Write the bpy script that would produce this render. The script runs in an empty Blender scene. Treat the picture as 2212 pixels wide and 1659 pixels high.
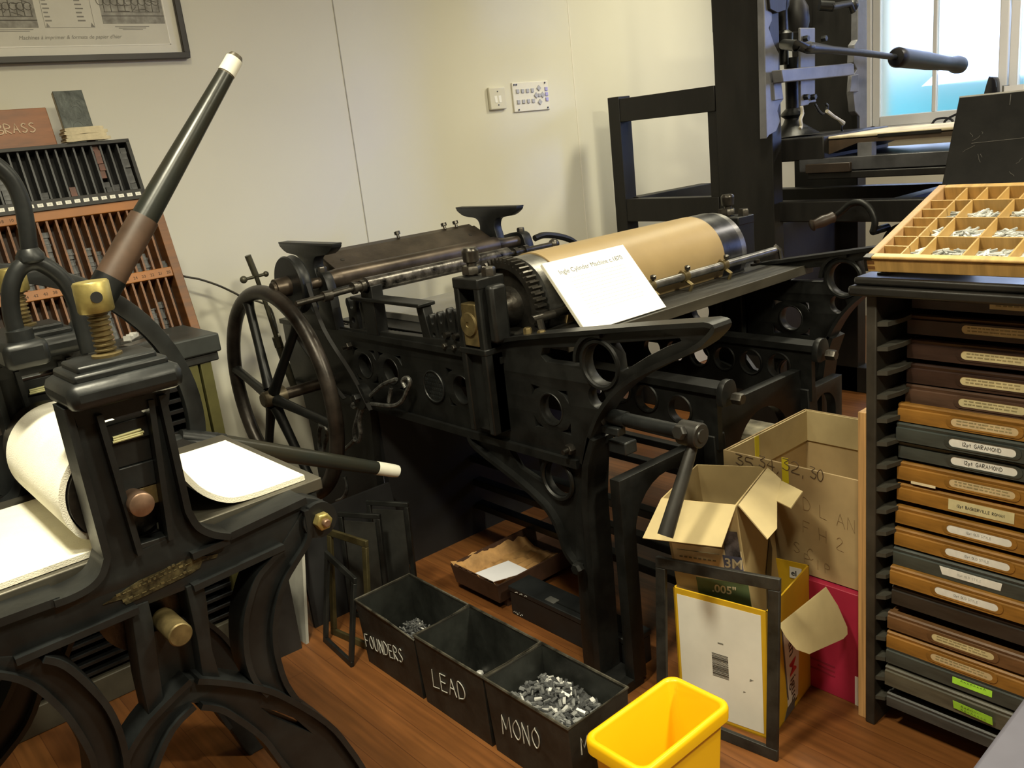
import bpy, bmesh, math, random
from mathutils import Vector, Matrix
PI = math.pi
random.seed(7)
scene = bpy.context.scene
COL = scene.collection
# ---------------------------------------------------------------- camera, exposure, light
V3 = Vector
RT, UP, FW = V3((.748, -.655, -.107)), V3((.256, .136, .957)), V3((.613, .743, -.269))
FW.normalize(); RT = (RT - FW * RT.dot(FW)).normalized(); UP = RT.cross(FW)
EYE = V3((0, 0, 1.5)); FPX = 1899.0
cd = bpy.data.cameras.new('camera'); cd.sensor_width = 36; cd.lens = 36 * FPX / 2212; cd.clip_start = .02
cam = bpy.data.objects.new('camera', cd); COL.objects.link(cam)
m3 = Matrix((RT, UP, -FW)).transposed()
cam.matrix_world = Matrix.Translation(EYE) @ m3.to_4x4()
scene.camera = cam
scene.view_settings.view_transform = 'Standard'; scene.view_settings.look = 'None'
scene.view_settings.exposure = 0.0; scene.view_settings.gamma = 1.0; scene.view_settings.use_curve_mapping = False
w = bpy.data.worlds.new('daylight'); scene.world = w; w.use_nodes = True
bg = w.node_tree.nodes['Background']; bg.inputs[0].default_value = (.78, .90, 1, 1); bg.inputs[1].default_value = 1.7

def area(name, loc, target, size, power, color, spread=PI, size_y=None):
    l = bpy.data.lights.new(name, 'AREA'); l.energy = power; l.color = color; l.size = size; l.spread = spread
    if size_y: l.shape = 'RECTANGLE'; l.size_y = size_y
    else: l.shape = 'DISK'
    o = bpy.data.objects.new(name, l); COL.objects.link(o); o.location = loc
    d = V3(target) - V3(loc); o.rotation_euler = d.to_track_quat('-Z', 'Y').to_euler(); return o
WARM = (1, .93, .68)
area('ceiling_lamp', (.25, 1.20, 2.78), (.3, 1.5, 0), .30, 36, WARM, 2.2)
area('ceiling_lamp.001', (2.75, 1.75, 2.78), (2.75, 1.9, 0), .30, 18, WARM, 2.6)
area('ceiling_lamp.002', (2.1, -.5, 2.78), (2.0, .6, 0), .30, 54, WARM, 2.6)
area('ceiling_lamp.003', (.35, .0, 2.78), (.5, .4, 0), .30, 26, WARM, 2.6)
area('ceiling_lamp.004', (4.0, 2.35, 2.78), (4.0, 2.9, 0), .30, 22, WARM, 2.8)
area('window_frame_fill', (5.0, 1.2, 2.78), (5.4, 1.6, 0), .30, 26, (1, .93, .80), 2.8)  # added fill that brightens the window frame; no lamp is known there
area('ceiling_lamp.005', (.9, 2.1, 2.78), (.9, 2.6, 0), .30, 8, WARM, 2.8)
area('window_daylight', (5.86, .1, 1.85), (3.75, 2.3, 1.4), 1.1, 6, (.27, .42, 1), .55, 1.3)

# ---------------------------------------------------------------- photograph pixel -> point on a plane of the room
def ray(x, y): return FW + RT * ((x - 1106) / FPX) - UP * ((y - 829.5) / FPX)
def on(x, y, ax, val):
    d = ray(x, y); return EYE + d * ((val - EYE[ax]) / d[ax])
def onX(x, y, v): return on(x, y, 0, v)
def onY(x, y, v): return on(x, y, 1, v)
def onZ(x, y, v): return on(x, y, 2, v)

# ---------------------------------------------------------------- materials
MATS = {}
def mat(name, color, rough=.5, metal=0., var=.12, scale=9., bump=0., bscale=60., spec=.5, color2=None, stretch=None, sheen=0, detail=4.):
    if name in MATS: return MATS[name]
    m = bpy.data.materials.new(name); m.use_nodes = True; nt = m.node_tree; N = nt.nodes; L = nt.links
    b = N['Principled BSDF']; b.inputs['Metallic'].default_value = metal; b.inputs['Specular IOR Level'].default_value = spec
    tc = N.new('ShaderNodeTexCoord'); src = tc.outputs['Object']
    if stretch:
        mp = N.new('ShaderNodeMapping'); mp.inputs['Scale'].default_value = stretch; L.new(src, mp.inputs[0]); src = mp.outputs[0]
    n = N.new('ShaderNodeTexNoise'); n.inputs['Scale'].default_value = scale; n.inputs['Detail'].default_value = detail; n.inputs['Roughness'].default_value = .6; L.new(src, n.inputs['Vector'])
    r = N.new('ShaderNodeValToRGB'); L.new(n.outputs['Fac'], r.inputs[0])
    c = V3(color); d = V3(color2) if color2 else c * (1 - 2 * var)
    if not color2: c = c * (1 + var)
    r.color_ramp.elements[0].position = .32; r.color_ramp.elements[1].position = .68
    r.color_ramp.elements[0].color = (d.x, d.y, d.z, 1); r.color_ramp.elements[1].color = (min(c.x, 1), min(c.y, 1), min(c.z, 1), 1)
    L.new(r.outputs[0], b.inputs['Base Color'])
    rr = N.new('ShaderNodeMapRange'); rr.inputs[3].default_value = max(0, rough - .08); rr.inputs[4].default_value = min(1, rough + .08)
    L.new(n.outputs['Fac'], rr.inputs[0]); L.new(rr.outputs[0], b.inputs['Roughness'])
    if sheen: b.inputs['Sheen Weight'].default_value = sheen
    if bump:
        n2 = N.new('ShaderNodeTexNoise'); n2.inputs['Scale'].default_value = bscale; n2.inputs['Detail'].default_value = 3; L.new(src, n2.inputs['Vector'])
        bp = N.new('ShaderNodeBump'); bp.inputs['Strength'].default_value = bump; bp.inputs['Distance'].default_value = .004
        L.new(n2.outputs['Fac'], bp.inputs['Height']); L.new(bp.outputs[0], b.inputs['Normal'])
    MATS[name] = m; return m

IRON = mat('black_iron', (.0088, .0092, .0088), .42, 0, .25, 14, .08, 90, spec=.36)
IRONB = mat('blue_black_iron', (.013, .0145, .015), .4, 0, .25, 12, .08, 90, spec=.38)
STEEL = mat('worn_steel', (.26, .255, .24), .34, .85, .25, 18, .1, 120)
DSTEEL = mat('dark_steel', (.085, .078, .068), .33, .85, .25, 16, .12, 120)
BRSTEEL = mat('brown_steel', (.105, .083, .064), .36, .75, .25, 10, .08, 120)
BRASS = mat('brass', (.36, .295, .105), .42, .7, .18, 22, .1, 80)
DBRASS = mat('dull_brass', (.19, .145, .065), .45, .65, .25, 22, .1, 80)
COPPER = mat('copper_pin', (.25, .16, .11), .4, .7, .2, 20)
WOODO = mat('orange_wood', (.55, .25, .06), .45, 0, .25, 5, .06, 40, stretch=(1, 1, 14))
WOODD = mat('dark_wood', (.055, .030, .020), .5, 0, .3, 5, .1, 40, stretch=(1, 6, 1))
BLACKW = mat('black_wood', (.012, .011, .010), .5, 0, .3, 6, .15, 50)
FELT = mat('white_felt', (.86, .83, .70), .95, 0, .03, 30, .35, 400, sheen=.3)
CARD = mat('kraft_card', (.42, .315, .15), .75, 0, .07, 6, .06, 60)
CARDIN = mat('kraft_card_inside', (.46, .365, .19), .8, 0, .07, 6, .06, 60)
WHITE = mat('white_paper', (.83, .82, .78), .7, 0, .02, 8)
CHALK = mat('chalk', (.55, .545, .50), .9, 0, .15, 90)
INK = mat('black_ink', (.03, .03, .03), .7, 0, .1, 30)
GREYINK = mat('grey_ink', (.45, .45, .44), .8, 0, .1, 30)
LEAD = mat('type_metal', (.42, .43, .43), .4, .65, .3, 40, .1, 150)
LEADD = mat('dull_type_metal', (.14, .145, .15), .5, .5, .35, 40, .1, 150)
SORTG = mat('pale_sort_metal', (.40, .41, .39), .45, .2, .25, 40)
LEADB = mat('bright_type_metal', (.80, .80, .78), .35, .35, .1, 40)
PAPERTAN = mat('tan_paper', (.345, .245, .115), .45, 0, .06, 5, .02, 40)
RUSTBLK = mat('rusty_black_tin', (.020, .019, .016), .55, .1, .4, 10, .2, 70)
RUSTIN = mat('worn_tin_inside', (.026, .028, .025), .45, .2, .35, 9, .15, 70)
YELLOW = mat('yellow_plastic', (.86, .50, .005), .35, 0, .02, 3, spec=.4)
CREAM = mat('cream_plastic', (.66, .63, .52), .45, 0, .02, 5)

# ---------------------------------------------------------------- mesh building
def smooth_pts(pts, n=8, closed=False):
    P = [V3(p) for p in pts]; out = []; k = len(P)
    rng = range(k) if closed else range(k - 1)
    for i in rng:
        if closed: a, b, c, d = P[i - 1], P[i], P[(i + 1) % k], P[(i + 2) % k]
        else: a, b, c, d = P[max(i - 1, 0)], P[i], P[i + 1], P[min(i + 2, k - 1)]
        for j in range(n):
            t = j / n
            out.append(.5 * ((2 * b) + (c - a) * t + (2 * a - 5 * b + 4 * c - d) * t * t + (3 * b - a - 3 * c + d) * t ** 3))
    if not closed: out.append(P[-1].copy())
    return out
def frame(ax):
    ax = V3(ax).normalized(); t = V3((0, 0, 1)) if abs(ax.z) < .9 else V3((1, 0, 0))
    a = ax.cross(t).normalized(); return a, a.cross(ax).normalized() * -1, ax
class MB:
    def __init__(s): s.bm = bmesh.new()
    def face(s, vs):
        try: return s.bm.faces.new(vs)
        except ValueError: return None
    def hexa(s, p):                      # 8 points: bottom ring then top ring
        v = [s.bm.verts.new(q) for q in p]
        for f in ((3, 2, 1, 0), (4, 5, 6, 7), (0, 1, 5, 4), (1, 2, 6, 5), (2, 3, 7, 6), (3, 0, 4, 7)): s.face([v[i] for i in f])
        return s
    def box(s, x0, x1, y0, y1, z0, z1):
        return s.hexa([(x0, y0, z0), (x1, y0, z0), (x1, y1, z0), (x0, y1, z0), (x0, y0, z1), (x1, y0, z1), (x1, y1, z1), (x0, y1, z1)])
    def obox(s, o, a, b, c):             # corner + three edge vectors
        o, a, b, c = V3(o), V3(a), V3(b), V3(c)
        return s.hexa([o, o + a, o + a + b, o + b, o + c, o + a + c, o + a + b + c, o + b + c])
    def cbox(s, c, a, b, d):             # centre + half vectors
        c, a, b, d = V3(c), V3(a), V3(b), V3(d); return s.obox(c - a - b - d, a * 2, b * 2, d * 2)
    def prism(s, pts, vec):
        v0 = [s.bm.verts.new(V3(p)) for p in pts]; v1 = [s.bm.verts.new(V3(p) + V3(vec)) for p in pts]; n = len(pts)
        s.face(v0[::-1]); s.face(v1)
        for i in range(n): s.face([v0[i], v0[(i + 1) % n], v1[(i + 1) % n], v1[i]])
        return s
    def lathe(s, p0, ax, prof, n=28, cap=True):
        a, b, c = frame(ax); p0 = V3(p0); rings = []
        for t, r in prof:
            if r < 1e-6: rings.append([s.bm.verts.new(p0 + c * t)])
            else: rings.append([s.bm.verts.new(p0 + c * t + (a * math.cos(2 * PI * i / n) + b * math.sin(2 * PI * i / n)) * r) for i in range(n)])
        for q, w_ in zip(rings, rings[1:]):
            if len(q) == 1 and len(w_) == 1: continue
            for i in range(n):
                j = (i + 1) % n
                if len(q) == 1: s.face([q[0], w_[i], w_[j]])
                elif len(w_) == 1: s.face([q[j], q[i], w_[0]])
                else: s.face([q[i], w_[i], w_[j], q[j]][::-1])
        if cap:
            if len(rings[0]) > 1: s.face(rings[0])
            if len(rings[-1]) > 1: s.face(rings[-1][::-1])
        return s
    def cyl(s, p0, p1, r, r2=None, n=20):
        d = V3(p1) - V3(p0); return s.lathe(p0, d, [(0, r), (d.length, r if r2 is None else r2)], n)
    def tube(s, pts, r, n=8, closed=False):
        P = [V3(p) for p in pts]; k = len(P); rings = []; prev = None
        for i in range(k):
            if closed: t = P[(i + 1) % k] - P[i - 1]
            else: t = P[min(i + 1, k - 1)] - P[max(i - 1, 0)]
            if t.length < 1e-9: t = V3((0, 0, 1))
            t.normalize()
            if prev is None: a, b, _ = frame(t)
            else:
                a = prev - t * prev.dot(t)
                if a.length < 1e-6: a, b, _ = frame(t)
                a.normalize(); b = t.cross(a)
            prev = a; rr = r[i] if isinstance(r, (list, tuple)) else r
            rings.append([s.bm.verts.new(P[i] + (a * math.cos(2 * PI * j / n) + b * math.sin(2 * PI * j / n)) * rr) for j in range(n)])
        for i in range(k if closed else k - 1):
            q, w_ = rings[i], rings[(i + 1) % k]
            for j in range(n): s.face([q[j], q[(j + 1) % n], w_[(j + 1) % n], w_[j]])
        if not closed: s.face(rings[0][::-1]); s.face(rings[-1])
        return s
    def sweep(s, pts, sec, up, closed=False):   # sec: 2D (side, up) section swept along pts
        P = [V3(p) for p in pts]; up = V3(up).normalized(); k = len(P); rings = []
        for i in range(k):
            if closed: t = (P[(i + 1) % k] - P[i - 1]).normalized()
            else: t = (P[min(i + 1, k - 1)] - P[max(i - 1, 0)]).normalized()
            sd = t.cross(up)
            if sd.length < 1e-6: sd = V3((1, 0, 0))
            sd.normalize(); u2 = sd.cross(t).normalized() if False else up
            rings.append([s.bm.verts.new(P[i] + sd * a + u2 * b) for a, b in sec])
        n = len(sec)
        for i in range(k if closed else k - 1):
            q, w_ = rings[i], rings[(i + 1) % k]
            for j in range(n): s.face([q[j], q[(j + 1) % n], w_[(j + 1) % n], w_[j]])
        if not closed: s.face(rings[0][::-1]); s.face(rings[-1])
        return s
    def strip(s, pts, dvec, t, closed=False):   # flat bar following pts, width along dvec, thickness t
        d = V3(dvec); w_ = d.length
        return s.sweep(pts, [(-t / 2, 0), (t / 2, 0), (t / 2, w_), (-t / 2, w_)], d, closed)
    def ring(s, c, ax, R, r, n=40, m=10):
        a, b, _ = frame(ax); c = V3(c)
        return s.tube([c + (a * math.cos(2 * PI * i / n) + b * math.sin(2 * PI * i / n)) * R for i in range(n)], r, m, True)
    def ball(s, c, r, n=16, sc=(1, 1, 1)):
        mt = Matrix.Translation(V3(c)) @ Matrix.Diagonal((r * sc[0], r * sc[1], r * sc[2], 1))
        bmesh.ops.create_uvsphere(s.bm, u_segments=n, v_segments=max(6, n // 2), radius=1, matrix=mt); return s
    def nut(s, c, ax, r, h, n=6):
        d = V3(ax).normalized(); return s.lathe(c, d, [(0, r), (h * .8, r), (h, r * .85)], n)
    def plate(s, outer, holes, t, to3, bev=0.):  # outline with holes in 2D; to3 maps (x, y, z) to the room
        cu = bpy.data.curves.new('tmp', 'CURVE'); cu.dimensions = '2D'; cu.fill_mode = 'BOTH'; cu.extrude = t / 2; cu.bevel_depth = bev; cu.bevel_resolution = 1
        if bev: cu.offset = -bev
        for lp in [outer] + list(holes):
            sp = cu.splines.new('POLY'); sp.points.add(len(lp) - 1); sp.use_cyclic_u = True
            for p, q in zip(sp.points, lp): p.co = (q[0], q[1], 0, 1)
        o = bpy.data.objects.new('tmp', cu); me = bpy.data.meshes.new_from_object(o)
        for vv in me.vertices: vv.co = to3(vv.co)
        s.bm.from_mesh(me); bpy.data.objects.remove(o); bpy.data.curves.remove(cu); bpy.data.meshes.remove(me); return s
    def text(s, body, size, to3, ext=.0004, align='CENTER', bold=0.):
        cu = bpy.data.curves.new('tmp', 'FONT'); cu.body = body; cu.size = size; cu.extrude = ext; cu.align_x = align; cu.offset = bold; cu.resolution_u = 3
        o = bpy.data.objects.new('tmp', cu); me = bpy.data.meshes.new_from_object(o)
        for vv in me.vertices: vv.co = to3(vv.co)
        s.bm.from_mesh(me); bpy.data.objects.remove(o); bpy.data.curves.remove(cu); bpy.data.meshes.remove(me); return s
    def build(s, name, m, parent=None, bev=0., angle=40, base=False):
        bm = s.bm; bmesh.ops.remove_doubles(bm, verts=bm.verts, dist=1e-6)
        bmesh.ops.recalc_face_normals(bm, faces=bm.faces)
        me = bpy.data.meshes.new(name); bm.to_mesh(me); bm.free()
        lo = V3([min(v.co[i] for v in me.vertices) for i in range(3)]); hi = V3([max(v.co[i] for v in me.vertices) for i in range(3)])
        c = (lo + hi) / 2
        if parent is None: c.z = lo.z
        me.transform(Matrix.Translation(-c)); me.shade_smooth(); me.set_sharp_from_angle(angle=math.radians(angle))
        o = bpy.data.objects.new(name, me); COL.objects.link(o); me.materials.append(m)
        if parent is None: o.location = c
        else:
            pl = V3((0, 0, 0)); q = parent
            while q is not None: pl += q.location; q = q.parent
            o.parent = parent; o.location = c - pl
        if bev:
            bv = o.modifiers.new('bevel', 'BEVEL'); bv.width = bev; bv.segments = 2; bv.limit_method = 'ANGLE'; bv.angle_limit = math.radians(50)
        return o
def thing(name, label, cat, loc, group=None):
    o = bpy.data.objects.new(name, None); COL.objects.link(o); o.location = loc; o.empty_display_size = .05
    return tag(o, label, cat, group)
def tag(o, label, cat, group=None, kind=None):
    o['label'] = label; o['category'] = cat
    if group: o['group'] = group
    if kind: o['kind'] = kind
    return o
def struct(o): o['kind'] = 'structure'; return o
def dup(root, loc, label=None, group=None, rot=None):
    r = root.copy(); COL.objects.link(r); r.location = loc
    if rot is not None: r.rotation_euler = rot
    if label: r['label'] = label
    if group: r['group'] = group
    for ch in list(root.children):
        c = ch.copy(); COL.objects.link(c); c.parent = r
        for g in ch.children:
            d = g.copy(); COL.objects.link(d); d.parent = c
    return r
# ---------------------------------------------------------------- hand lettering as strokes on a unit cell
S = {'A': [[(0, 0), (.3, 1), (.6, 0)], [(.12, .4), (.48, .4)]], 'B': [[(0, 0), (0, 1), (.4, .95), (.45, .7), (.05, .5), (.5, .35), (.45, .05), (0, 0)]],
 'C': [[(.55, .85), (.3, 1), (.05, .7), (.05, .3), (.3, 0), (.55, .12)]], 'D': [[(0, 0), (0, 1), (.4, .85), (.55, .5), (.4, .12), (0, 0)]],
 'E': [[(.5, 1), (0, 1), (0, 0), (.5, 0)], [(0, .5), (.4, .52)]], 'F': [[(.5, 1), (0, 1), (0, 0)], [(0, .52), (.4, .55)]],
 'G': [[(.55, .85), (.3, 1), (.05, .7), (.05, .3), (.3, 0), (.55, .15), (.55, .45), (.3, .45)]], 'H': [[(0, 0), (0, 1)], [(.55, 0), (.55, 1)], [(0, .5), (.55, .5)]],
 'I': [[(.2, 0), (.2, 1)]], 'K': [[(0, 0), (0, 1)], [(.5, 1), (0, .45), (.5, 0)]], 'L': [[(0, 1), (0, 0), (.5, 0)]], 'M': [[(0, 0), (.05, 1), (.35, .3), (.65, 1), (.7, 0)]],
 'N': [[(0, 0), (0, 1), (.5, 0), (.5, 1)]], 'O': [[(.3, 1), (.05, .7), (.05, .3), (.3, 0), (.55, .3), (.55, .7), (.3, 1)]], 'P': [[(0, 0), (0, 1), (.45, .9), (.45, .6), (0, .5)]],
 'R': [[(0, 0), (0, 1), (.45, .9), (.45, .6), (0, .5), (.5, 0)]], 'S': [[(.5, .88), (.25, 1), (.03, .75), (.25, .52), (.5, .28), (.25, 0), (0, .12)]],
 'T': [[(0, 1), (.6, 1)], [(.3, 1), (.3, 0)]], 'U': [[(0, 1), (.05, .2), (.28, 0), (.5, .2), (.55, 1)]], 'V': [[(0, 1), (.28, 0), (.55, 1)]], 'Y': [[(0, 1), (.25, .5), (.5, 1)], [(.25, .5), (.25, 0)]],
 '0': [[(.25, 1), (.03, .6), (.1, .1), (.3, 0), (.5, .4), (.45, .85), (.25, 1)]], '1': [[(.2, 1), (.2, 0)]], '2': [[(.02, .8), (.25, 1), (.48, .8), (.35, .45), (0, .02), (.55, .02)]],
 '3': [[(.02, .95), (.45, .95), (.15, .58), (.48, .4), (.35, .02), (0, .1)]], '4': [[(.4, 0), (.4, 1), (0, .35), (.6, .35)]], '5': [[(.5, 1), (.08, 1), (.05, .6), (.4, .55), (.48, .2), (.2, 0), (0, .1)]],
 '6': [[(.45, .95), (.15, .7), (.03, .3), (.2, 0), (.45, .15), (.42, .42), (.1, .4)]], '8': [[(.25, .52), (.05, .78), (.25, 1), (.45, .78), (.25, .52), (.02, .25), (.25, 0), (.5, .25), (.25, .52)]],
 'p': [[(0, .55), (.02, -.3)], [(0, .5), (.3, .5), (.32, .15), (.03, .1)]], 't': [[(.18, .85), (.2, 0)], [(0, .6), (.38, .62)]], ',': [[(.12, .08), (.05, -.2)]], ' ': []}
def hand(mb, body, h, fn, r, gap=.24, jit=.03, seed=1):
    rnd = random.Random(seed); x = 0
    for ch in body:
        st = S.get(ch, []); wd = max([p[0] for q in st for p in q], default=.3)
        for q in st:
            pts = [fn((x + p[0] + rnd.uniform(-jit, jit)) * h, (p[1] + rnd.uniform(-jit, jit)) * h) for p in q]
            if len(pts) > 2: pts = smooth_pts(pts, 4) if ch in 'BCDGOPRSU0235689' else pts
            mb.tube(pts, r, 5)
        x += wd + gap
    return x * h
def handw(body, h, gap=.24): return sum(max([p[0] for q in S.get(c, []) for p in q], default=.3) + gap for c in body) * h
# ================================================================ THE ROOM
YW, XW, ZC = 3.40, 5.90, 2.85
def floor_mat():
    m = bpy.data.materials.new('varnished_boards'); m.use_nodes = True; nt = m.node_tree; N = nt.nodes; L = nt.links; b = N['Principled BSDF']
    tc = N.new('ShaderNodeTexCoord'); mp = N.new('ShaderNodeMapping'); mp.inputs['Rotation'].default_value = (0, 0, PI / 2); L.new(tc.outputs['Object'], mp.inputs[0])
    br = N.new('ShaderNodeTexBrick'); br.offset = .37; br.inputs['Scale'].default_value = 1; br.inputs['Brick Width'].default_value = 1.7; br.inputs['Row Height'].default_value = .075
    br.inputs['Mortar Size'].default_value = .0009; br.inputs['Color1'].default_value = (.235, .094, .027, 1); br.inputs['Color2'].default_value = (.185, .068, .019, 1); br.inputs['Mortar'].default_value = (.11, .038, .012, 1)
    L.new(mp.outputs[0], br.inputs['Vector'])
    mp2 = N.new('ShaderNodeMapping'); mp2.inputs['Scale'].default_value = (30, 1.6, 1); L.new(tc.outputs['Object'], mp2.inputs[0])
    n = N.new('ShaderNodeTexNoise'); n.inputs['Scale'].default_value = 2.2; n.inputs['Detail'].default_value = 6; L.new(mp2.outputs[0], n.inputs['Vector'])
    n3 = N.new('ShaderNodeTexNoise'); n3.inputs['Scale'].default_value = 2.; n3.inputs['Detail'].default_value = 5; L.new(tc.outputs['Object'], n3.inputs['Vector'])
    mx = N.new('ShaderNodeMix'); mx.data_type = 'RGBA'; mx.blend_type = 'MULTIPLY'; mx.inputs[0].default_value = .6
    cr = N.new('ShaderNodeValToRGB'); cr.color_ramp.elements[0].position = .3; cr.color_ramp.elements[0].color = (.45, .42, .4, 1); cr.color_ramp.elements[1].position = .7; cr.color_ramp.elements[1].color = (1.15, 1.1, 1.05, 1)
    L.new(n.outputs[0], cr.inputs[0]); L.new(br.outputs[0], mx.inputs[6]); L.new(cr.outputs[0], mx.inputs[7])
    mx2 = N.new('ShaderNodeMix'); mx2.data_type = 'RGBA'; mx2.blend_type = 'MULTIPLY'; mx2.inputs[0].default_value = .6
    cr2 = N.new('ShaderNodeValToRGB'); cr2.color_ramp.elements[0].position = .35; cr2.color_ramp.elements[0].color = (.55, .6, .6, 1); cr2.color_ramp.elements[1].position = .6; cr2.color_ramp.elements[1].color = (1.1, 1.1, 1.1, 1)
    L.new(n3.outputs[0], cr2.inputs[0]); L.new(mx.outputs[2], mx2.inputs[6]); L.new(cr2.outputs[0], mx2.inputs[7]); L.new(mx2.outputs[2], b.inputs['Base Color'])
    mr = N.new('ShaderNodeMapRange'); mr.inputs[3].default_value = .26; mr.inputs[4].default_value = .5; L.new(n3.outputs[0], mr.inputs[0]); L.new(mr.outputs[0], b.inputs['Roughness'])
    bp = N.new('ShaderNodeBump'); bp.inputs['Strength'].default_value = .15; bp.inputs['Distance'].default_value = .002; L.new(br.outputs['Fac'], bp.inputs['Height']); bp.invert = True; L.new(bp.outputs[0], b.inputs['Normal'])
    return m
WALL = mat('cream_wall_paint', (.68, .655, .545), .75, 0, .015, 1.6, .04, 25)
CEIL = mat('ceiling_paint', (.75, .73, .68), .9, 0, .02, 2)
GLOSSW = mat('white_gloss_paint', (.86, .855, .83), .35, 0, .02, 3)
struct(MB().box(-2.2, XW, -2.2, YW, -.05, 0).build('floor', floor_mat()))
struct(MB().box(-2.2, XW, -2.2, YW, ZC, ZC + .05).build('ceiling', CEIL))
struct(MB().box(-2.25, XW + .3, YW, YW + .1, 0, ZC).build('wall_back', WALL))
struct(MB().box(-2.3, -2.2, -2.2, YW, 0, ZC).build('wall_left', WALL))
struct(MB().box(-2.2, XW, -2.3, -2.2, 0, ZC).build('wall_front', WALL))
WY0, WY1, WZ0, WZ1 = 1.30, 3.09, 1.27, 2.5
mb = MB()
mb.box(XW, XW + .3, -2.2, WY0, 0, ZC); mb.box(XW, XW + .3, WY1, YW, 0, ZC); mb.box(XW, XW + .3, WY0, WY1, 0, WZ0); mb.box(XW, XW + .3, WY0, WY1, WZ1, ZC)
struct(mb.build('wall_right', WALL))
# joints between the wall panels, as seen above the presses
def joint(p, q, name):
    a, b = onY(*p, YW - .001), onY(*q, YW - .001); x = (a.x + b.x) / 2; dx = (b.x - a.x) / 2
    mb = MB(); mb.box(x - .0022, x + .0022, YW - .002, YW + .001, 0, ZC)
    struct(mb.build(name, mat('panel_joint', (.40, .38, .31), .9, 0, .1, 20)))
joint((717, 0), (797, 521), 'trim_1')
struct(MB().box(3.445, 3.450, YW - .0012, YW + .001, 0, ZC).build('trim_2', mat('filled_joint', (.80, .76, .66), .8, 0, .03, 20)))
struct(MB().box(-2.2, XW, YW - .015, YW, 0, .14).build('baseboard_back', GLOSSW, bev=.004))
# ---- window: two casements side by side in the right wall
def frosted():
    m = bpy.data.materials.new('window_glass'); m.use_nodes = True; N = m.node_tree.nodes; L = m.node_tree.links
    b = N['Principled BSDF']; b.inputs['Base Color'].default_value = (.95, .98, 1, 1); b.inputs['Roughness'].default_value = .6; b.inputs['Transmission Weight'].default_value = 1; b.inputs['IOR'].default_value = 1.14
    return m
GLASS = frosted()
wn = bpy.data.objects.new('window_1', None); COL.objects.link(wn); wn.location = (XW, (WY0 + WY1) / 2, WZ0); struct(wn)
mb = MB(); fx0, fx1 = XW - .012, XW + .10
for y0, y1, z0, z1 in ((WY1 - .035, WY1 + .05, WZ0, WZ1), (WY0 - .05, WY0 + .035, WZ0, WZ1), (WY0, WY1, WZ1 - .05, WZ1 + .06), (WY0, WY1, WZ0, WZ0 + .03)):
    mb.box(fx0, fx1, y0, y1, z0, z1)
mb.build('window_frame', GLOSSW, wn, bev=.006)
def casement(y0, y1, bar):
    z0, z1 = WZ0 + .032, WZ1 - .052; mb = MB(); x0, x1 = XW + .0, XW + .045
    mb.box(x0, x1, y0, y0 + .05, z0, z1); mb.box(x0, x1, y1 - .05, y1, z0, z1); mb.box(x0, x1, y0 + .05, y1 - .05, z0, z0 + .065); mb.box(x0, x1, y0 + .05, y1 - .05, z1 - .06, z1)
    mb.box(x0, x1 - .006, bar - .013, bar + .013, z0 + .065, z1 - .06)
    mb.box(x0, x1 - .006, y0 + .05, y1 - .05, 2.30, 2.326)
    s_ = mb.build('casement', GLOSSW, wn, bev=.005)
    for a, c in ((y0 + .05, bar - .013), (bar + .013, y1 - .05)):
        for d, e in ((z0 + .065, 2.30), (2.326, z1 - .06)):
            MB().box(x0 + .018, x0 + .022, a, c, d, e).build('pane', GLASS, s_)
casement(2.215, 3.05, 2.645); casement(1.34, 2.205, 1.78)
MB().box(XW - .10, XW + .03, WY0 - .08, WY1 + .05, WZ0 - .03, WZ0).build('window_sill', GLOSSW, wn, bev=.006)
# outside the window: an added wall that tints the panes turquoise
struct(MB().box(XW + 1.9, XW + 2.0, -8, 12, 0, 1.66).build('pane_tint_wall', mat('pane_tint_turquoise', (.14, .52, .62), .9, 0, .3, .9)))
area('window_daylight.001', (XW - .03, 2.35, 1.95), (3.5, 1.6, 1.0), 1.3, 6, (.45, .58, 1), 2.2, .9)

# ================================================================ ON THE BACK WALL
# light switch
T = V3((1, 0, 0)); U = V3((0, 0, 1))
c = onY(1071, 213, YW)
t = thing('light_switch', 'cream double rocker light switch on the back wall, left of the button panel', 'switch', (c.x, YW, c.z - .045))
MB().box(c.x - .052, c.x + .052, YW - .017, YW, c.z - .052, c.z + .052).build('plate', CREAM, t, bev=.005)
for k in (-1, 1):
    mb = MB(); x = c.x + k * .013; mb.hexa([(x - .008, YW - .019, c.z - .020), (x + .008, YW - .019, c.z - .020), (x + .008, YW - .0165, c.z + .020), (x - .008, YW - .0165, c.z + .020), (x - .008, YW - .016, c.z - .021), (x + .008, YW - .016, c.z - .021), (x + .008, YW - .0155, c.z + .021), (x - .008, YW - .0155, c.z + .021)])
    mb.build('rocker', WHITE, t)
    MB().cyl((c.x, YW - .0185, c.z + k * .031), (c.x, YW - .016, c.z + k * .031), .0035, n=10).build('screw', DSTEEL, t)
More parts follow.
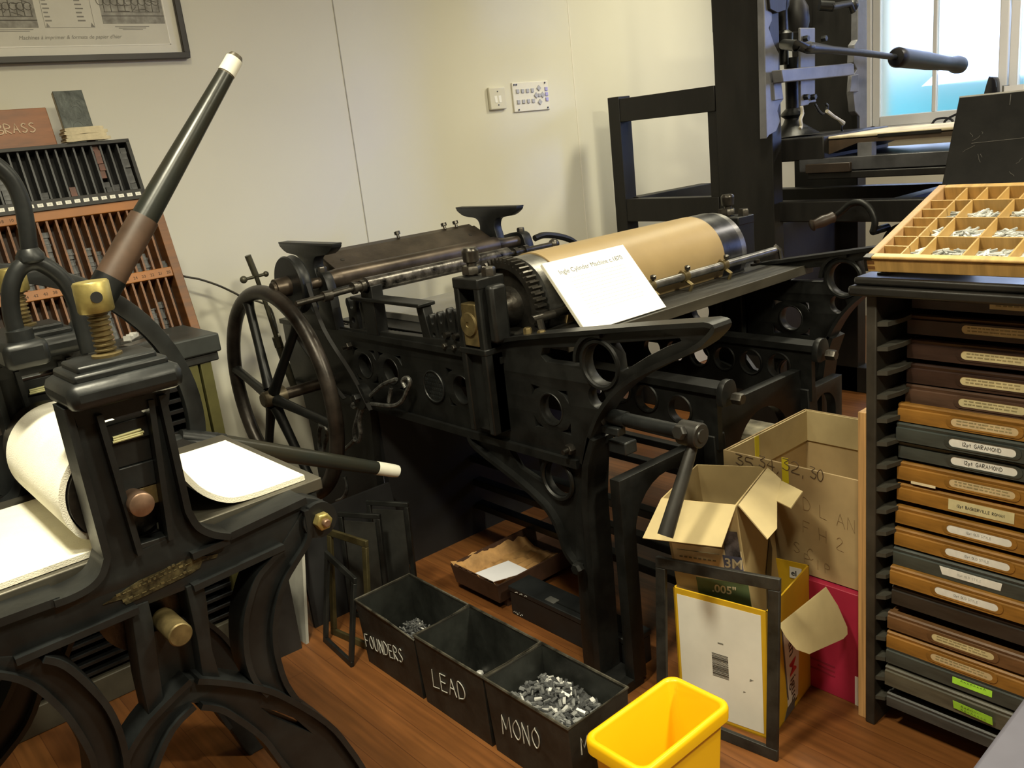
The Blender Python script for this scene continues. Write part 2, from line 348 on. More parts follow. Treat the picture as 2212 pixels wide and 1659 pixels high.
# projector button panel
a = onY(1103, 179, YW); b2 = onY(1186, 231, YW); x0, x1, z1, z0 = a.x, b2.x, a.z + .0, b2.z - .012
t = thing('button_panel', 'white flat control panel with grey push buttons on the back wall', 'control panel', ((x0 + x1) / 2, YW, z0))
MB().box(x0, x1, YW - .008, YW, z0, z1).build('plate', mat('panel_white', (.74, .71, .62), .5, 0, .02), t, bev=.003)
W_, H_ = x1 - x0, z1 - z0; BUT = mat('grey_button', (.42, .42, .47), .5, 0, .05); BUTB = mat('blue_button', (.40, .38, .72), .5, 0, .05)
def pb(u_, v_, s_, m, dia=False):
    x, z = x0 + u_ * W_, z0 + v_ * H_; mb = MB()
    if dia: mb.prism([(x - s_, YW - .013, z), (x, YW - .013, z - s_), (x + s_, YW - .013, z), (x, YW - .013, z + s_)], (0, .006, 0))
    else: mb.box(x - s_ * .8, x + s_ * .8, YW - .013, YW - .007, z - s_ * .8, z + s_ * .8)
    mb.build('button', m, t, bev=.0012)
for r_ in (.70, .34):
    for q in range(4): pb(.13 + q * .135, r_, .0115, BUT)
for u_, v_ in ((.72, .76), (.72, .28), (.63, .52), (.81, .52)): pb(u_, v_, .015, BUT, True)
pb(.72, .52, .010, BUT)
for v_ in (.72, .54, .36): pb(.925, v_, .011, BUTB)
for u_, v_ in ((.05, .92), (.11, .92), (.90, .93), (.12, .07), (.93, .07)):
    MB().cyl((x0 + u_ * W_, YW - .012, z0 + v_ * H_), (x0 + u_ * W_, YW - .007, z0 + v_ * H_), .0042, n=10).build('screw', DSTEEL, t)
# framed print
br_ = onY(410, 126, YW - .02); xr, zb = br_.x, br_.z; xl, zt = xr - 1.02, zb + .72
t = thing('framed_print', 'framed black and white engraving sheet with French caption, high on the wall at left', 'picture', ((xl + xr) / 2, YW - .012, zb))
mb = MB(); fw = .021
for q in ((xl, xr, zb, zb + fw), (xl, xr, zt - fw, zt), (xl, xl + fw, zb + fw, zt - fw), (xr - fw, xr, zb + fw, zt - fw)): mb.box(q[0], q[1], YW - .030, YW - .004, q[2], q[3])
mb.build('frame', mat('black_frame_paint', (.03, .024, .018), .4, 0, .2), t, bev=.002)
MB().box(xl + fw, xr - fw, YW - .014, YW - .008, zb + fw, zt - fw).build('mount', mat('mount_board', (.70, .68, .60), .6, 0, .02), t)
ml = (xl + .075, xr - .058, zb + .050, zt - .075)
mb = MB()
for q in ((ml[0], ml[1], ml[2], ml[2] + .003), (ml[0], ml[1], ml[3] - .003, ml[3]), (ml[0], ml[0] + .003, ml[2], ml[3]), (ml[1] - .003, ml[1], ml[2], ml[3])): mb.box(q[0], q[1], YW - .0152, YW - .0138, q[2], q[3])
mb.build('mount_bevel', mat('bevel_white', (.85, .83, .76), .6, 0, .02), t)
MB().box(ml[0] + .003, ml[1] - .003, YW - .0146, YW - .0136, ml[2] + .003, ml[3] - .003).build('sheet', mat('print_paper', (.62, .60, .52), .7, 0, .03), t)
ENGR = mat('engraving_tone', (.42, .41, .36), .8, 0, .2, 26, color2=(.20, .19, .165), detail=8)
yp = YW - .0152
def eng(p, q, seed):
    a, b_ = onY(*p, yp), onY(*q, yp); mb = MB(); x0, x1, z0 = a.x, b_.x, b_.z; z1 = max(a.z, z0 + .2)
    mb.box(x0, x1, yp, yp + .0004, z0, z1); o = mb.build('engraving', ENGR, t)
    rnd = random.Random(seed); mb = MB(); w_ = x1 - x0
    def ln(pts, r=.0011): mb.tube([(x0 + u_ * w_, yp - .0003, z0 + v_ * w_) for u_, v_ in pts], r, 4)
    ln([(0, .12), (1, .12)], .0015); ln([(.05, .18), (.95, .18)]); ln([(.05, .5), (.95, .5)])
    for k in range(9):
        u_ = .06 + k * .11; ln([(u_, .18), (u_, .36 + .25 * (k % 2))], .0014)
        ln([(u_ - .04 + .06 * math.cos(q * .6), .34 + .06 * math.sin(q * .6)) for q in range(11)])
    for k in range(14):
        u_, v_ = rnd.uniform(.05, .8), rnd.uniform(.18, .6); ln([(u_, v_), (u_ + rnd.uniform(.05, .2), v_ + rnd.uniform(-.08, .08))])
    mb.build('line_work', mat('engraving_line', (.16, .15, .13), .8, 0, .1), o)
eng((212, 0), (357, 51), 3); eng((-75, 0), (84, 60), 5)
mb = MB()
a, b_ = onY(98, 60, yp), onY(204, 55, yp); zz = a.z
for q in ((a.x, b_.x, zz, zz + .0012), (a.x, a.x + .0012, zz, zz + .4), (b_.x, b_.x + .0012, zz, zz + .4)): mb.box(q[0], q[1], yp, yp + .0004, q[2], q[3])
for k in range(16):
    for u0, u1 in ((.03, .16), (.68, .84)):
        mb.box(a.x + (b_.x - a.x) * u0, a.x + (b_.x - a.x) * (u1 - .05 * (k % 3) * .4), yp, yp + .0004, zz + .02 + k * .013, zz + .0245 + k * .013)
for x in (a.x + .004, b_.x - .012): mb.prism([(x, yp, zz + .002), (x + .012, yp, zz + .002), (x + .004, yp, zz + .016)], (0, .0004, 0))
p = onY(155, 84, yp - .0002); SL = .32
mb.text("Machines à imprimer & formats de papier d'hier", .0172, lambda v: V3((p.x + v.x + SL * v.y, yp - .0002, p.z + v.y)), .0001)
for (px, py, n_) in ((286, 58, 3), (30, 65, 2)):
    q_ = onY(px, py, yp)
    for k in range(n_): mb.box(q_.x - .06 + .012 * k, q_.x + .06 - .012 * k, yp, yp + .0004, q_.z - .005 * k, q_.z - .005 * k + .002)
mb.build('caption', mat('caption_grey', (.26, .25, .22), .8, 0, .1), t)
# ================================================================ TYPE CABINET AT RIGHT (open rack of cases)
CX, CYL, CYR, CZ = 1.800, .944, .02, 1.09
FR = mat('dusty_black_wood', (.034, .029, .022), .55, 0, .3, 8, .12, 60)
cab = thing('type_cabinet', 'tall dark wooden open rack filled with shallow type drawers, right side of the room', 'cabinet', (CX + .3, .48, 0))
mb = MB(); mb.box(CX, CX + .60, CYL - .024, CYL, 0, CZ); mb.build('side_panel', FR, cab, bev=.003)
mb = MB(); mb.box(CX, CX + .60, CYR, CYR + .024, 0, CZ); mb.build('side_panel', FR, cab, bev=.003)
MB().box(CX + .585, CX + .60, CYR + .024, CYL - .024, .04, CZ).build('back_panel', FR, cab)
mb = MB(); mb.box(CX - .028, CX + .64, CYR - .03, CYL + .028, CZ, CZ + .022); mb.box(CX - .018, CX + .63, CYR - .02, CYL + .020, CZ + .022, CZ + .040)
TOPB = mat('black_polished_wood', (.014, .013, .012), .3, 0, .3, 8, .05, 60)
mb.build('top', TOPB, cab, bev=.006)
# sloping rest on the top
ang = math.atan2(.111, .35); ca, sa = math.cos(ang), math.sin(ang)
S0 = V3((CX - .006, 0, CZ + .046))           # front edge of the slope
for y in (CYR + .02, CYL - .035): MB().prism([(CX + .02, y, CZ + .040), (CX + .48, y, CZ + .040), (CX + .48, y, CZ + .040 + .15), (CX + .02, y, CZ + .044)], (0, .02, 0)).build('slope_rest', TOPB, cab)
# runners
zrows = []
for k in range(18): zrows.append(.075 + k * .0555)
RUN = mat('dusty_runner_wood', (.058, .054, .042), .7, 0, .3, 12, .1, 60)
for z in zrows:
    mb = MB(); mb.prism([(CX + .004, CYL - .024, z), (CX + .56, CYL - .024, z), (CX + .56, CYL - .060, z + .003), (CX + .05, CYL - .060, z + .003), (CX + .012, CYL - .044, z)], (0, 0, .010)); mb.build('runner', RUN, cab)
# drawers: top pixel on the front face, colour, how far they stick out, label
OR = (.265, .125, .022); DK = (.034, .016, .011); GY = (.042, .050, .046); DB = (.026, .021, .018); BRN = (.135, .066, .026)
LBL = {'cream': (.58, .49, .27), 'white': (.74, .73, .70), 'tape': (.58, .52, .30), 'worn': (.55, .42, .24), 'green': (.42, .85, .06)}
def oldlabel(mb, x, yc, z0, w_, h_, seed, d):
    rnd = random.Random(seed)
    for r_ in range(2):
        y = yc + w_ / 2 - .012
        while y > yc - w_ / 2 + .016:
            l = rnd.uniform(.004, .012); mb.box(x - .0012, x - .0004, y - l, y, z0 + h_ * (.30 + .36 * r_), z0 + h_ * (.30 + .36 * r_) + h_ * .13); y -= l + rnd.uniform(.002, .004)
DR = [  # z centre, height, x front, colour, label kind, label shape, label text
 (1.048, .045, 1.905, DK, 'cream', 'rect', None), (.990, .044, 1.885, DK, 'cream', 'slot', None), (.934, .044, 1.885, DK, 'cream', 'slot', None), (.878, .044, 1.885, DK, 'cream', 'slot', None), (.825, .042, 1.88, (.085, .045, .028), 'cream', 'slot', None),
 (.782, .040, 1.845, OR, 'worn', 'slot', None), (.735, .042, 1.838, GY, 'white', 'slot', '12pt GARAMOND'), (.688, .040, 1.85, GY, 'white', 'slot', '12pt GARAMOND'), (.640, .042, 1.845, OR, 'worn', 'slot', None), (.592, .040, 1.845, OR, 'tape', 'tape', '12pt BASKERVILLE ROMAN'),
 (.543, .042, 1.84, OR, 'white', 'slot', '12pt OLD STYLE'), (.496, .042, 1.835, OR, 'white', 'slot', '12pt OLD STYLE'), (.448, .042, 1.83, GY, 'white', 'para', '12pt OLD STYLE'), (.396, .044, 1.815, OR, 'white', 'slot', '12pt OLD STYLE'),
 (.340, .046, 1.825, DB, None, None, None), (.282, .042, 1.805, BRN, 'cream', 'slot', None), (.238, .042, 1.802, OR, 'worn', 'slot', None), (.192, .044, 1.80, GY, 'green', 'tag', None), (.130, .050, 1.795, (.085, .080, .060), 'green', 'tag', None), (.076, .036, 1.805, (.050, .050, .048), None, None, None)]
wood_cache = {}
DZ_ = [.016, .020, .020, .019, .025, .033, .036, .037, .035, .031, .024, .017, .017, .025, .025, .024, .018, .024, .030, .012]
for k, (zc, h, xf, colr, lk, shape, txt) in enumerate(DR):
    zc += DZ_[k]
    m = mat('drawer_finish_%d' % [OR, DK, GY, DB, BRN].index(colr) if colr in (OR, DK, GY, DB, BRN) else 'drawer_finish_%d' % (10 + k), colr, .42, 0, .22, 7, .06, 60, stretch=(1, 1, 6))
    y1, y0 = CYL - .052, CYR + .052; z0, z1 = zc - h / 2, zc + h / 2
    mb = MB()      # moulded front: body and a rounded top lip, thin walls, floor
    lip = .007
    mb.prism([(xf, y0, z0), (xf, y0, z1 - .012), (xf + .004, y0, z1 - .010), (xf + .002, y0, z1 - .003), (xf + .006, y0, z1), (xf + .018, y0, z1), (xf + .018, y0, z0)], (0, y1 - y0, 0))
    mb.box(xf + .018, xf + .36, y1 - .012, y1, z0, z1 - .004); mb.box(xf + .018, xf + .36, y0, y0 + .012, z0, z1 - .004); mb.box(xf + .018, xf + .36, y0, y1, z0, z0 + .005); mb.box(xf + .36, xf + .372, y0, y1, z0, z1 - .004)
    dr = mb.build('drawer', m, cab, angle=25)
    if colr == DB: dr['label'] = 'dark drawer front without a label'
    if lk:
        yc = .708 - .0 if shape != 'rect' else .690
        w_, hh = (.135, .019) if shape != 'rect' else (.078, .022)
        if k > 11: yc += .012
        if shape == 'tag': w_ = .085; hh = .016; yc = .69 - (.004 if k == 18 else -.004)
        if shape == 'tape': hh = .025
        zc2 = zc - .002; lm = mat('label_' + lk, LBL[lk], .7, 0, .08, 25)
        to = lambda v, xx: V3((xx, yc - v[0], zc2 + v[1]))
        if shape in ('slot',):
            rim = MB(); P = [(w_ / 2 + .006 - hh / 2 + (hh / 2 + .004) * math.cos(a_), (hh / 2 + .004) * math.sin(a_)) for a_ in [(-90 + 18 * i) * PI / 180 for i in range(11)]]
            P += [(-x, -y) for x, y in P]
            Q = [(w_ / 2 - hh / 2 + hh / 2 * math.cos(a_), hh / 2 * math.sin(a_)) for a_ in [(-90 + 18 * i) * PI / 180 for i in range(11)]]; Q += [(-x, -y) for x, y in Q]
            rim.plate(P, [Q], .0022, lambda v: V3((xf - .0008 + v.z, yc - v.x, zc2 + v.y))); rim.build('label_recess', m, dr)
            mb = MB(); mb.plate(Q, [], .0006, lambda v: V3((xf - .0004 + v.z, yc - v.x, zc2 + v.y)))
        elif shape == 'para': mb = MB(); mb.prism([(xf - .001, yc + w_ * .48, zc2 + hh / 2), (xf - .001, yc - w_ * .5, zc2 + hh / 2 - .001), (xf - .001, yc - w_ * .48, zc2 - hh / 2), (xf - .001, yc + w_ * .43, zc2 - hh / 2)], (.0008, 0, 0))
        elif shape == 'tag' and k == 18: mb = MB(); mb.prism([(xf - .010, yc + w_ / 2, zc2 + .013), (xf - .012, yc - w_ / 2, zc2 + .010), (xf - .006, yc - w_ / 2, zc2 - .014), (xf - .004, yc + w_ / 2, zc2 - .010)], (.0006, 0, 0))
        else: mb = MB(); mb.box(xf - .001, xf - .0002, yc - w_ / 2, yc + w_ / 2, zc2 - hh / 2, zc2 + hh / 2)
        lb = mb.build('label_card', lm, dr)
        mb = MB(); xx = xf - .0013
        if txt:
            hgt = .0085 if 'OLD' not in txt else .0055
            if txt.startswith('12pt B'): hgt = .0064
            wd = handw(txt, hgt); st = yc + wd / 2
            hand(mb, txt, hgt, lambda a_, b_: V3((xx, st - a_, zc2 - hgt * .45 + b_)), .0005 if 'OLD' not in txt else .00035, seed=k)
            mb.build('lettering', INK if 'OLD' not in txt else GREYINK, lb)
        elif lk == 'green':
            body = 'BORDERS' if k == 17 else 'LONG CONTACT'
            mb.bm.free(); mb = MB(); rnd = random.Random(k); x_ = xx - (.008 if k == 18 else 0)
            for r_ in range(2 if k == 18 else 1):
                y = yc + w_ / 2 - .018
                while y > yc - w_ / 2 + .016: mb.tube([(x_, y, zc2 + .003 - .009 * r_), (x_ , y - .002, zc2 + .009 - .009 * r_ - rnd.uniform(0, .004)), (x_, y - .004, zc2 + .003 - .009 * r_)], .0005, 4); y -= .007
            mb.build('lettering', INK, lb)
        else:
            oldlabel(mb, xf - .0003, yc, zc2 - hh / 2, w_, hh, k, 0); mb.build('lettering', mat('faded_ink', (.30, .25, .13), .8, 0, .1), lb)
mb = MB(); mb.obox((1.8435, CYL - .085, .650), (0, -.055, -.000), (.0006, 0, 0), (0, 0, .006)); mb.build('paper_slip', mat('label_cream_slip', (.72, .62, .42), .7, 0, .05), cab)
# ---- the open type case lying on the slope
CW = mat('case_wood', (.46, .285, .095), .45, 0, .14, 6, .05, 50, stretch=(1, 8, 1))
tx, tn = V3((ca, 0, sa)), V3((-sa, 0, ca)); ty = V3((0, -1, 0))
O0 = V3((CX - .002, CYL - .001, CZ + .050)); Wc, Dc, Hc = .83, .372, .034
def cp(u_, v_, w_): return O0 + ty * u_ + tx * v_ + tn * w_
case = thing('type_case', 'open pale wooden type case with small compartments, tilted on top of the rack', 'type case', (O0.x + .15, O0.y - .4, O0.z))
def cb(mb, u0, u1, v0, v1, w0, w1): return mb.obox(cp(u0, v0, w0), ty * (u1 - u0), tx * (v1 - v0), tn * (w1 - w0))
cb(MB(), .004, Wc - .004, .004, Dc - .004, 0, .005).build('base', CW, case)
mb = MB(); cb(mb, 0, Wc, 0, .016, 0, Hc - .006); fr = mb.build('front_rail', CW, case, bev=.002)
mb = MB(); cb(mb, .018, Wc, -.004, .016, Hc - .003, Hc + .004); mb.build('front_lip', mat('case_wood_pale', (.56, .36, .13), .42, 0, .1, 6, stretch=(1, 8, 1)), case, bev=.003)
mb = MB(); cb(mb, .0, .018, -.003, .016, Hc - .004, Hc + .002); cb(mb, -.001, .006, -.001, .012, .001, Hc - .004); mb.build('corner_iron', IRON, case, bev=.001)
mb = MB()
for w_ in (.007, .019): cb(mb, .006, .022, -.0006, .003, w_, w_ + .007)
mb.build('joint_finger', mat('dark_joint', (.16, .07, .02), .5, 0, .2), case)
mb = MB(); cb(mb, 0, .018, .016, Dc, 0, Hc); mb.build('side_rail', mat('case_wood_pink', (.40, .245, .115), .5, 0, .1, 6, stretch=(8, 1, 1)), case, bev=.002)
cb(MB(), Wc - .018, Wc, .016, Dc, 0, Hc).build('side_rail', CW, case, bev=.002)
cb(MB(), .018, Wc - .018, Dc - .018, Dc, 0, Hc).build('back_rail', CW, case, bev=.002)
mb = MB(); cb(mb, Wc - .395, Wc - .36, -.0008, .002, .006, .022); cb(mb, .40, .435, -.0012, .002, .004, .022); mb.build('label_card', mat('label_tape', LBL['tape'], .7, 0, .08, 25), case)
# partitions: narrow column of seven, row of small boxes at the back, then big boxes
t_ = .0035; ub = [.018, .072, .110, .196, .282, .368, .412, .498, .584, .67, .756, Wc - .018]
vb = [.016, .108, .200, .290, Dc - .018]
P_ = []
P_.append((ub[1] - t_, ub[1], vb[0], vb[3])); P_.append((ub[2] - t_, ub[2], vb[0], vb[3]))
for u_ in ub[3:-1]: P_.append((u_ - t_, u_, vb[0], vb[3]))
for v_ in vb[1:4]: P_.append((ub[1], ub[-1], v_ - t_, v_))
P_.append((ub[0], ub[1], vb[3] - t_, vb[3]))
for k in range(1, 6): v_ = vb[0] + (vb[3] - vb[0]) * k / 6; P_.append((ub[0], ub[1], v_ - t_, v_))
u_ = ub[1]
P_.append((u_ - t_, u_, vb[3], vb[4]))
while u_ + .045 < Wc - .03: u_ += .0445; P_.append((u_ - t_, u_, vb[3], vb[4]))
for q in P_: cb(MB(), *q, .005, Hc - .002).build('partition', CW, case)
# sorts lying in the compartments
sort_mesh = MB().box(-.0118, .0118, -.0022, .0022, -.0018, .0018).build('metal_sort', LEADB)
mm = sort_mesh.data; bpy.data.objects.remove(sort_mesh)
mm2 = mm.copy(); mm2.materials[0] = SORTG
cells = [(ub[i], ub[i + 1], vb[j], vb[j + 1]) for j in range(3) for i in range(2, 6)] + [(ub[1], ub[2], vb[j], vb[j + 1]) for j in range(3)]
rnd = random.Random(4)
def place_sort(loc, axis, nrm, label, group, mesh, cat='type', nm_='type_sort'):
    o = bpy.data.objects.new(nm_, mesh); COL.objects.link(o); o.location = loc
    x = V3(axis).normalized(); z = V3(nrm); z = (z - x * z.dot(x)).normalized(); y = z.cross(x)
    o.rotation_euler = Matrix((x, y, z)).transposed().to_euler(); return tag(o, label, cat, group)
first = True
for ci, (u0, u1, v0, v1) in enumerate(cells):
    mb = MB(); uu, vv = (u0 + u1) / 2, v0 + (v1 - v0) * .45; n_ = 7
    G = [[mb.bm.verts.new(cp(u0 + .001 + (u1 - u0 - .005) * i / n_, v0 + .001 + (v1 - v0 - .005) * .85 * j / n_, .0070 + .008 * max(0, 1 - ((i / n_ - .5) ** 2 * 4 + (j / n_ - .5) ** 2 * 4)) + rnd.uniform(0, .002))) for j in range(n_ + 1)] for i in range(n_ + 1)]
    for i in range(n_):
        for j in range(n_): mb.face([G[i][j], G[i + 1][j], G[i + 1][j + 1], G[i][j + 1]])
    o = mb.build('sort_layer', SORTG); tag(o, 'lowest layer of small metal type lying in the boxes of the pale case', 'type', 'type layers in the open case', 'stuff')
    for k in range((26 if u0 < .34 else 8) if u1 - u0 > .06 else 11):
        a_ = rnd.gauss(.9, .75); du = rnd.uniform(u0 + .014, u1 - .016) if u1 - u0 > .06 else rnd.uniform(u0 + .010, u1 - .012); dv = rnd.uniform(v0 + .012, v0 + (v1 - v0) * .72)
        hh = .008 + .008 * max(0, 1 - (((du - u0) / (u1 - u0) - .5) ** 2 * 4 + ((dv - v0) / (v1 - v0) * 1.2 - .5) ** 2 * 4)) + rnd.uniform(0, .003)
        ax = ty * math.cos(a_) + tx * math.sin(a_) + tn * rnd.uniform(-.15, .15)
        place_sort(cp(du, dv, hh), ax, tn, 'small silvery type sort lying in a box of the pale tilted case', 'loose sorts in the open type case', mm if rnd.random() < .5 else mm2)
# black scratched board standing behind the case
bl = onX(2037, 402, 2.165); 
b0 = V3((2.17, CYL + .010, 1.255)); bw = .74; bh = .24; ln_ = V3((.42, 0, 1)).normalized(); bth = V3((1, 0, -.42)).normalized() * .012
t = thing('slate_board', 'black scratched board leaning behind the pale type case', 'board', (2.18, .58, 1.25))
BB = mat('scratched_black_board', (.008, .0075, .007), .6, 0, .35, 10, .1, 50, spec=.18)
MB().obox(b0, (0, -bw, 0), ln_ * bh, bth).build('board', BB, t, bev=.002)
rnd = random.Random(9); mb = MB(); nr = -bth.normalized()
for k in range(34):
    u_, v_ = rnd.uniform(.02, .6), rnd.uniform(.02, .22); l = rnd.uniform(.004, .03); a_ = rnd.uniform(.3, 2.6)
    P = [b0 + V3((0, -(u_ + math.cos(a_) * l * q / 3 + rnd.uniform(-.002, .002)), 0)) + ln_ * min(.235, max(.004, v_ + math.sin(a_) * l * q / 3)) + nr * .0002 for q in range(4)]
    mb.tube(P, .00035, 4)
mb.tube([b0 + V3((0, -.05 - .07 * q, 0)) + ln_ * (.125 + .003 * q) + nr * .0002 for q in range(3)], .0004, 4)
mb.build('scratch', mat('scratch_grey', (.11, .105, .095), .6, 0, .1), t)
MB().obox(b0 + ln_ * (bh - .001) - nr * .001, (0, -bw, 0), ln_ * .004, bth * .8).build('worn_edge', mat('worn_edge', (.35, .34, .32), .6, 0, .2), t)
# ================================================================ CYLINDER PRINTING MACHINE
XN, XF = 1.50, 2.66
mach = thing('cylinder_machine', 'large black cast iron printing machine with a brown paper wrapped cylinder, centre of the room', 'printing press', (2.05, 2.1, 0))
def LX(pts, X=XN): return [(max(0, onX(x, y, X).z) * 0 + onX(x, y, X).y, max(0, onX(x, y, X).z)) for x, y in pts]
def circ(c, r, n=28): return [(c[0] + r * math.cos(2 * PI * i / n), c[1] + r * math.sin(2 * PI * i / n)) for i in range(n)]
def sm2(pts, n=5, closed=False): return [(p.x, p.y) for p in smooth_pts([(a, b, 0) for a, b in pts], n, closed)]
def spand(c, r):                      # the four little curved triangles round a hole
    out = []
    for sx in (-1, 1):
        for sy in (-1, 1):
            p = (c[0] + sx * r * 1.32, c[1] + sy * r * 1.22); s_ = r * .46
            out.append([(p[0] - sx * s_, p[1] + sy * s_ * .35), (p[0] + sx * s_ * .8, p[1] + sy * s_ * .55), (p[0] + sx * s_ * .9, p[1] - sy * s_ * 1.1), (p[0] + sx * s_ * .1, p[1] - sy * s_ * .1)])
    return out
ctr = {k: LX([q])[0] for k, q in dict(a=(1190, 884), b=(998, 842), c=(845, 802), d=(785, 790), name=(940, 834), ring=(1296, 788), low=(1204, 1034), half=(1290, 858)).items()}
ctr['d'] = (ctr['c'][0] + .16, ctr['c'][1])
arm = LX([(1066, 747), (1090, 735), (1130, 728), (1262, 717), (1400, 706), (1530, 698), (1547, 703), (1545, 716), (1523, 739), (1494, 757), (1455, 774), (1412, 794), (1370, 817), (1332, 848), (1302, 888), (1283, 932), (1270, 975), (1264, 998)])
def near_frame(X):
    to = lambda v: V3((X + .015 + v.z, v.x, v.y)); mb = MB()
    outer = [(3.18, .912)] + arm + [(1.60, .660), (3.18, .655)]
    holes = []
    for k in 'abcd': holes.append(circ(ctr[k], .041)); holes += spand(ctr[k], .041)
    holes.append(circ(ctr['ring'], .052)); holes.append(circ(ctr['half'], .030))
    holes.append(LX([(1172, 752), (1250, 749), (1252, 792), (1180, 781), (1169, 768)]))
    holes.append(LX([(1318, 742), (1468, 731), (1472, 737), (1440, 749), (1400, 769), (1370, 788), (1345, 802), (1338, 800), (1334, 770)]))
    mb.plate(outer, holes, .028, to, .002)
    # leg and bracket web
    leg = LX([(1270, 970), (1262, 1000), (1243, 1100), (1243, 1163), (1246, 1215), (1252, 1300), (1258, 1400), (1263, 1454), (1266, 1530), (1312, 1520), (1300, 1454), (1289, 1300), (1277, 1150), (1271, 1080), (1273, 1000), (1284, 945)])
    mb.plate(leg, [], .028, to, .002)
    br = sm2(LX([(1018, 938), (1035, 966), (1121, 1034), (1177, 1085), (1202, 1120), (1215, 1150), (1228, 1189), (1246, 1215)]), 4)
    web = br + LX([(1248, 1100), (1262, 1000), (1150, 962)])
    mb.plate(web, [circ(ctr['low'], .050), LX([(1090, 962), (1160, 988), (1168, 1045), (1120, 1012)])], .018, to)
    d = V3((.062, 0, 0))
    P3 = lambda L_, dx=0: [V3((X - .016 + dx, a, b)) for a, b in L_]
    mb.strip(P3(br), d, .012)
    e = br[-1]; mb.strip(P3([e, LX([(1262, 1222)])[0]]), d, .012); mb.nut(V3((X - .016, *LX([(1262, 1220)])[0])), (-1, 0, 0), .017, .022)
    mb.box(X - .014, X + .034, 1.575, 3.18, .645, .668); mb.box(X - .012, X + .034, 1.84, 3.18, .900, .918)
    mb.strip(P3(sm2(arm[0:6], 3) + sm2(arm[5:9], 3)[1:] + sm2(arm[8:], 4)[1:]), d, .011)
    fr2 = LX([(1284, 945), (1273, 1000), (1271, 1080), (1277, 1150), (1289, 1300), (1300, 1454), (1312, 1520)])
    mb.strip(P3(fr2), V3((.080, 0, 0)), .022)
    for c_, r_ in ((ctr['ring'], .056), (ctr['low'], .054)): mb.ring(V3((X, *c_)), (1, 0, 0), r_ + .004, .007, 32, 6)
    for k in 'abcd': mb.ring(V3((X, *ctr[k])), (1, 0, 0), .044, .003, 28, 5)
    mb.strip([V3((X - .012, a, b)) for a, b in circ(ctr['ring'], .078)[0:9]], (.05, 0, 0), .010)
    mb.box(X - .02, X + .07, 1.47, 1.56, 0, .03)
    return mb
near_frame(XN).build('side_frame', IRON, mach, angle=35)
near_frame(XF).build('side_frame', IRON, mach, angle=35)
# rear legs, stretchers and the rear feet
for X in (XN, XF):
    mb = MB(); mb.strip([V3((X + .005, 3.10, .66)), V3((X + .005, 3.06, .3)), V3((X + .005, 3.12, 0))], (.05, 0, 0), .06); mb.build('rear_leg', IRON, mach)
for X in (XF - .02, 1.93):
    for z in (.30, .20, .10): MB().box(X - .02, X + .02, 1.52, 3.1, z, z + .028).build('lower_rail', IRONB, mach, bev=.003)
MB().prism([(XN + .004, 2.62, .655), (XN + .004, 3.10, .655), (XN + .004, 3.12, 0), (XN + .004, 2.74, 0), (XN + .004, 2.66, .3)], (.03, 0, 0)).build('end_panel', IRON, mach)
MB().box(XN + .034, XF, 2.62, 2.65, .0, .88).build('end_panel', mat('matt_black_panel', (.008, .008, .009), .6, 0, .2, 5), mach)  # large matt black panel under the bed
# oval maker's plate: raised rim and worn lettering rows
c = ctr['name']; mb = MB()
el = [(c[0] + .052 * math.cos(a_), c[1] + .050 * math.sin(a_)) for a_ in [2 * PI * i / 40 for i in range(40)]]
mb.plate(el, [], .006, lambda v: V3((XN - .002 + v.z, v.x, v.y))); mb.tube([V3((XN - .006, a, b)) for a, b in el], .003, 6, True)
rnd = random.Random(2)
for r_ in range(6):
    z = c[1] + .034 - r_ * .0135; hw = .045 * math.sqrt(max(.05, 1 - ((z - c[1]) / .05) ** 2)); y = c[0] + hw
    while y > c[0] - hw:
        l = rnd.uniform(.003, .006); mb.box(XN - .007, XN - .004, y - l, y, z - .004, z + rnd.uniform(.001, .005)); y -= l + .0045
mb.build('makers_plate', IRONB, mach)
# bearing posts of the cylinder
CYY, CYZ, CYR_ = 1.90, 1.038, .138
def post(X, sgn):
    mb = MB(); y0, y1 = 1.845, 1.955; a, b = sorted((X - sgn * .06, X + sgn * .035))
    mb.box(a, b, y1 - .022, y1, .70, 1.145); mb.box(a, b, y0, y0 + .022, .70, 1.145); mb.box(a - .001, b + .001, y0 - .001, y1 + .001, 1.115, 1.1455); mb.box(a + .02, b, y0, y1, .70, .97); mb.box(a - .0012, b + .0012, y0 - .0012, y1 + .0012, .93, .95)
    mb.build('bearing_post', IRON, mach, bev=.004)
    xm = (a + b) / 2
    mb = MB(); mb.cyl((xm, CYY + .02, 1.145), (xm, CYY + .02, 1.195), .014, n=14); mb.nut((xm, CYY + .02, 1.150), (0, 0, 1), .026, .022); mb.lathe((xm, CYY + .02, 1.180), (0, 0, 1), [(0, .014), (.004, .022), (.03, .024), (.034, .024), (.042, .018)], 14); mb.build('adjusting_screw', DSTEEL, mach)
    for dy in (-.036, .05): 
        mb = MB(); mb.nut((xm + .012, CYY + dy, 1.145), (0, 0, 1), .020, .024); mb.build('bolt', DSTEEL, mach)
    xb = a if sgn > 0 else b; s_ = -1 if sgn > 0 else 1
    mb = MB(); mb.box(min(xb, xb + s_ * -.05) , max(xb, xb + s_ * -.05), y0 + .024, y1 - .024, .955, 1.075)
    q = mb.build('bearing_block', DBRASS, mach, bev=.003)
    MB().lathe((xb, CYY, CYZ - .02), (s_, 0, 0), [(0, .034), (.006, .032), (.007, .008), (.005, .006), (.005, 0)], 26).build('shaft_end', DBRASS, q)
post(XN, 1); post(XF, -1)
MB().box(XN - .042, XN + .015, 1.812, 1.843, .965, 1.125).build('post_casing', IRON, mach, bev=.010)
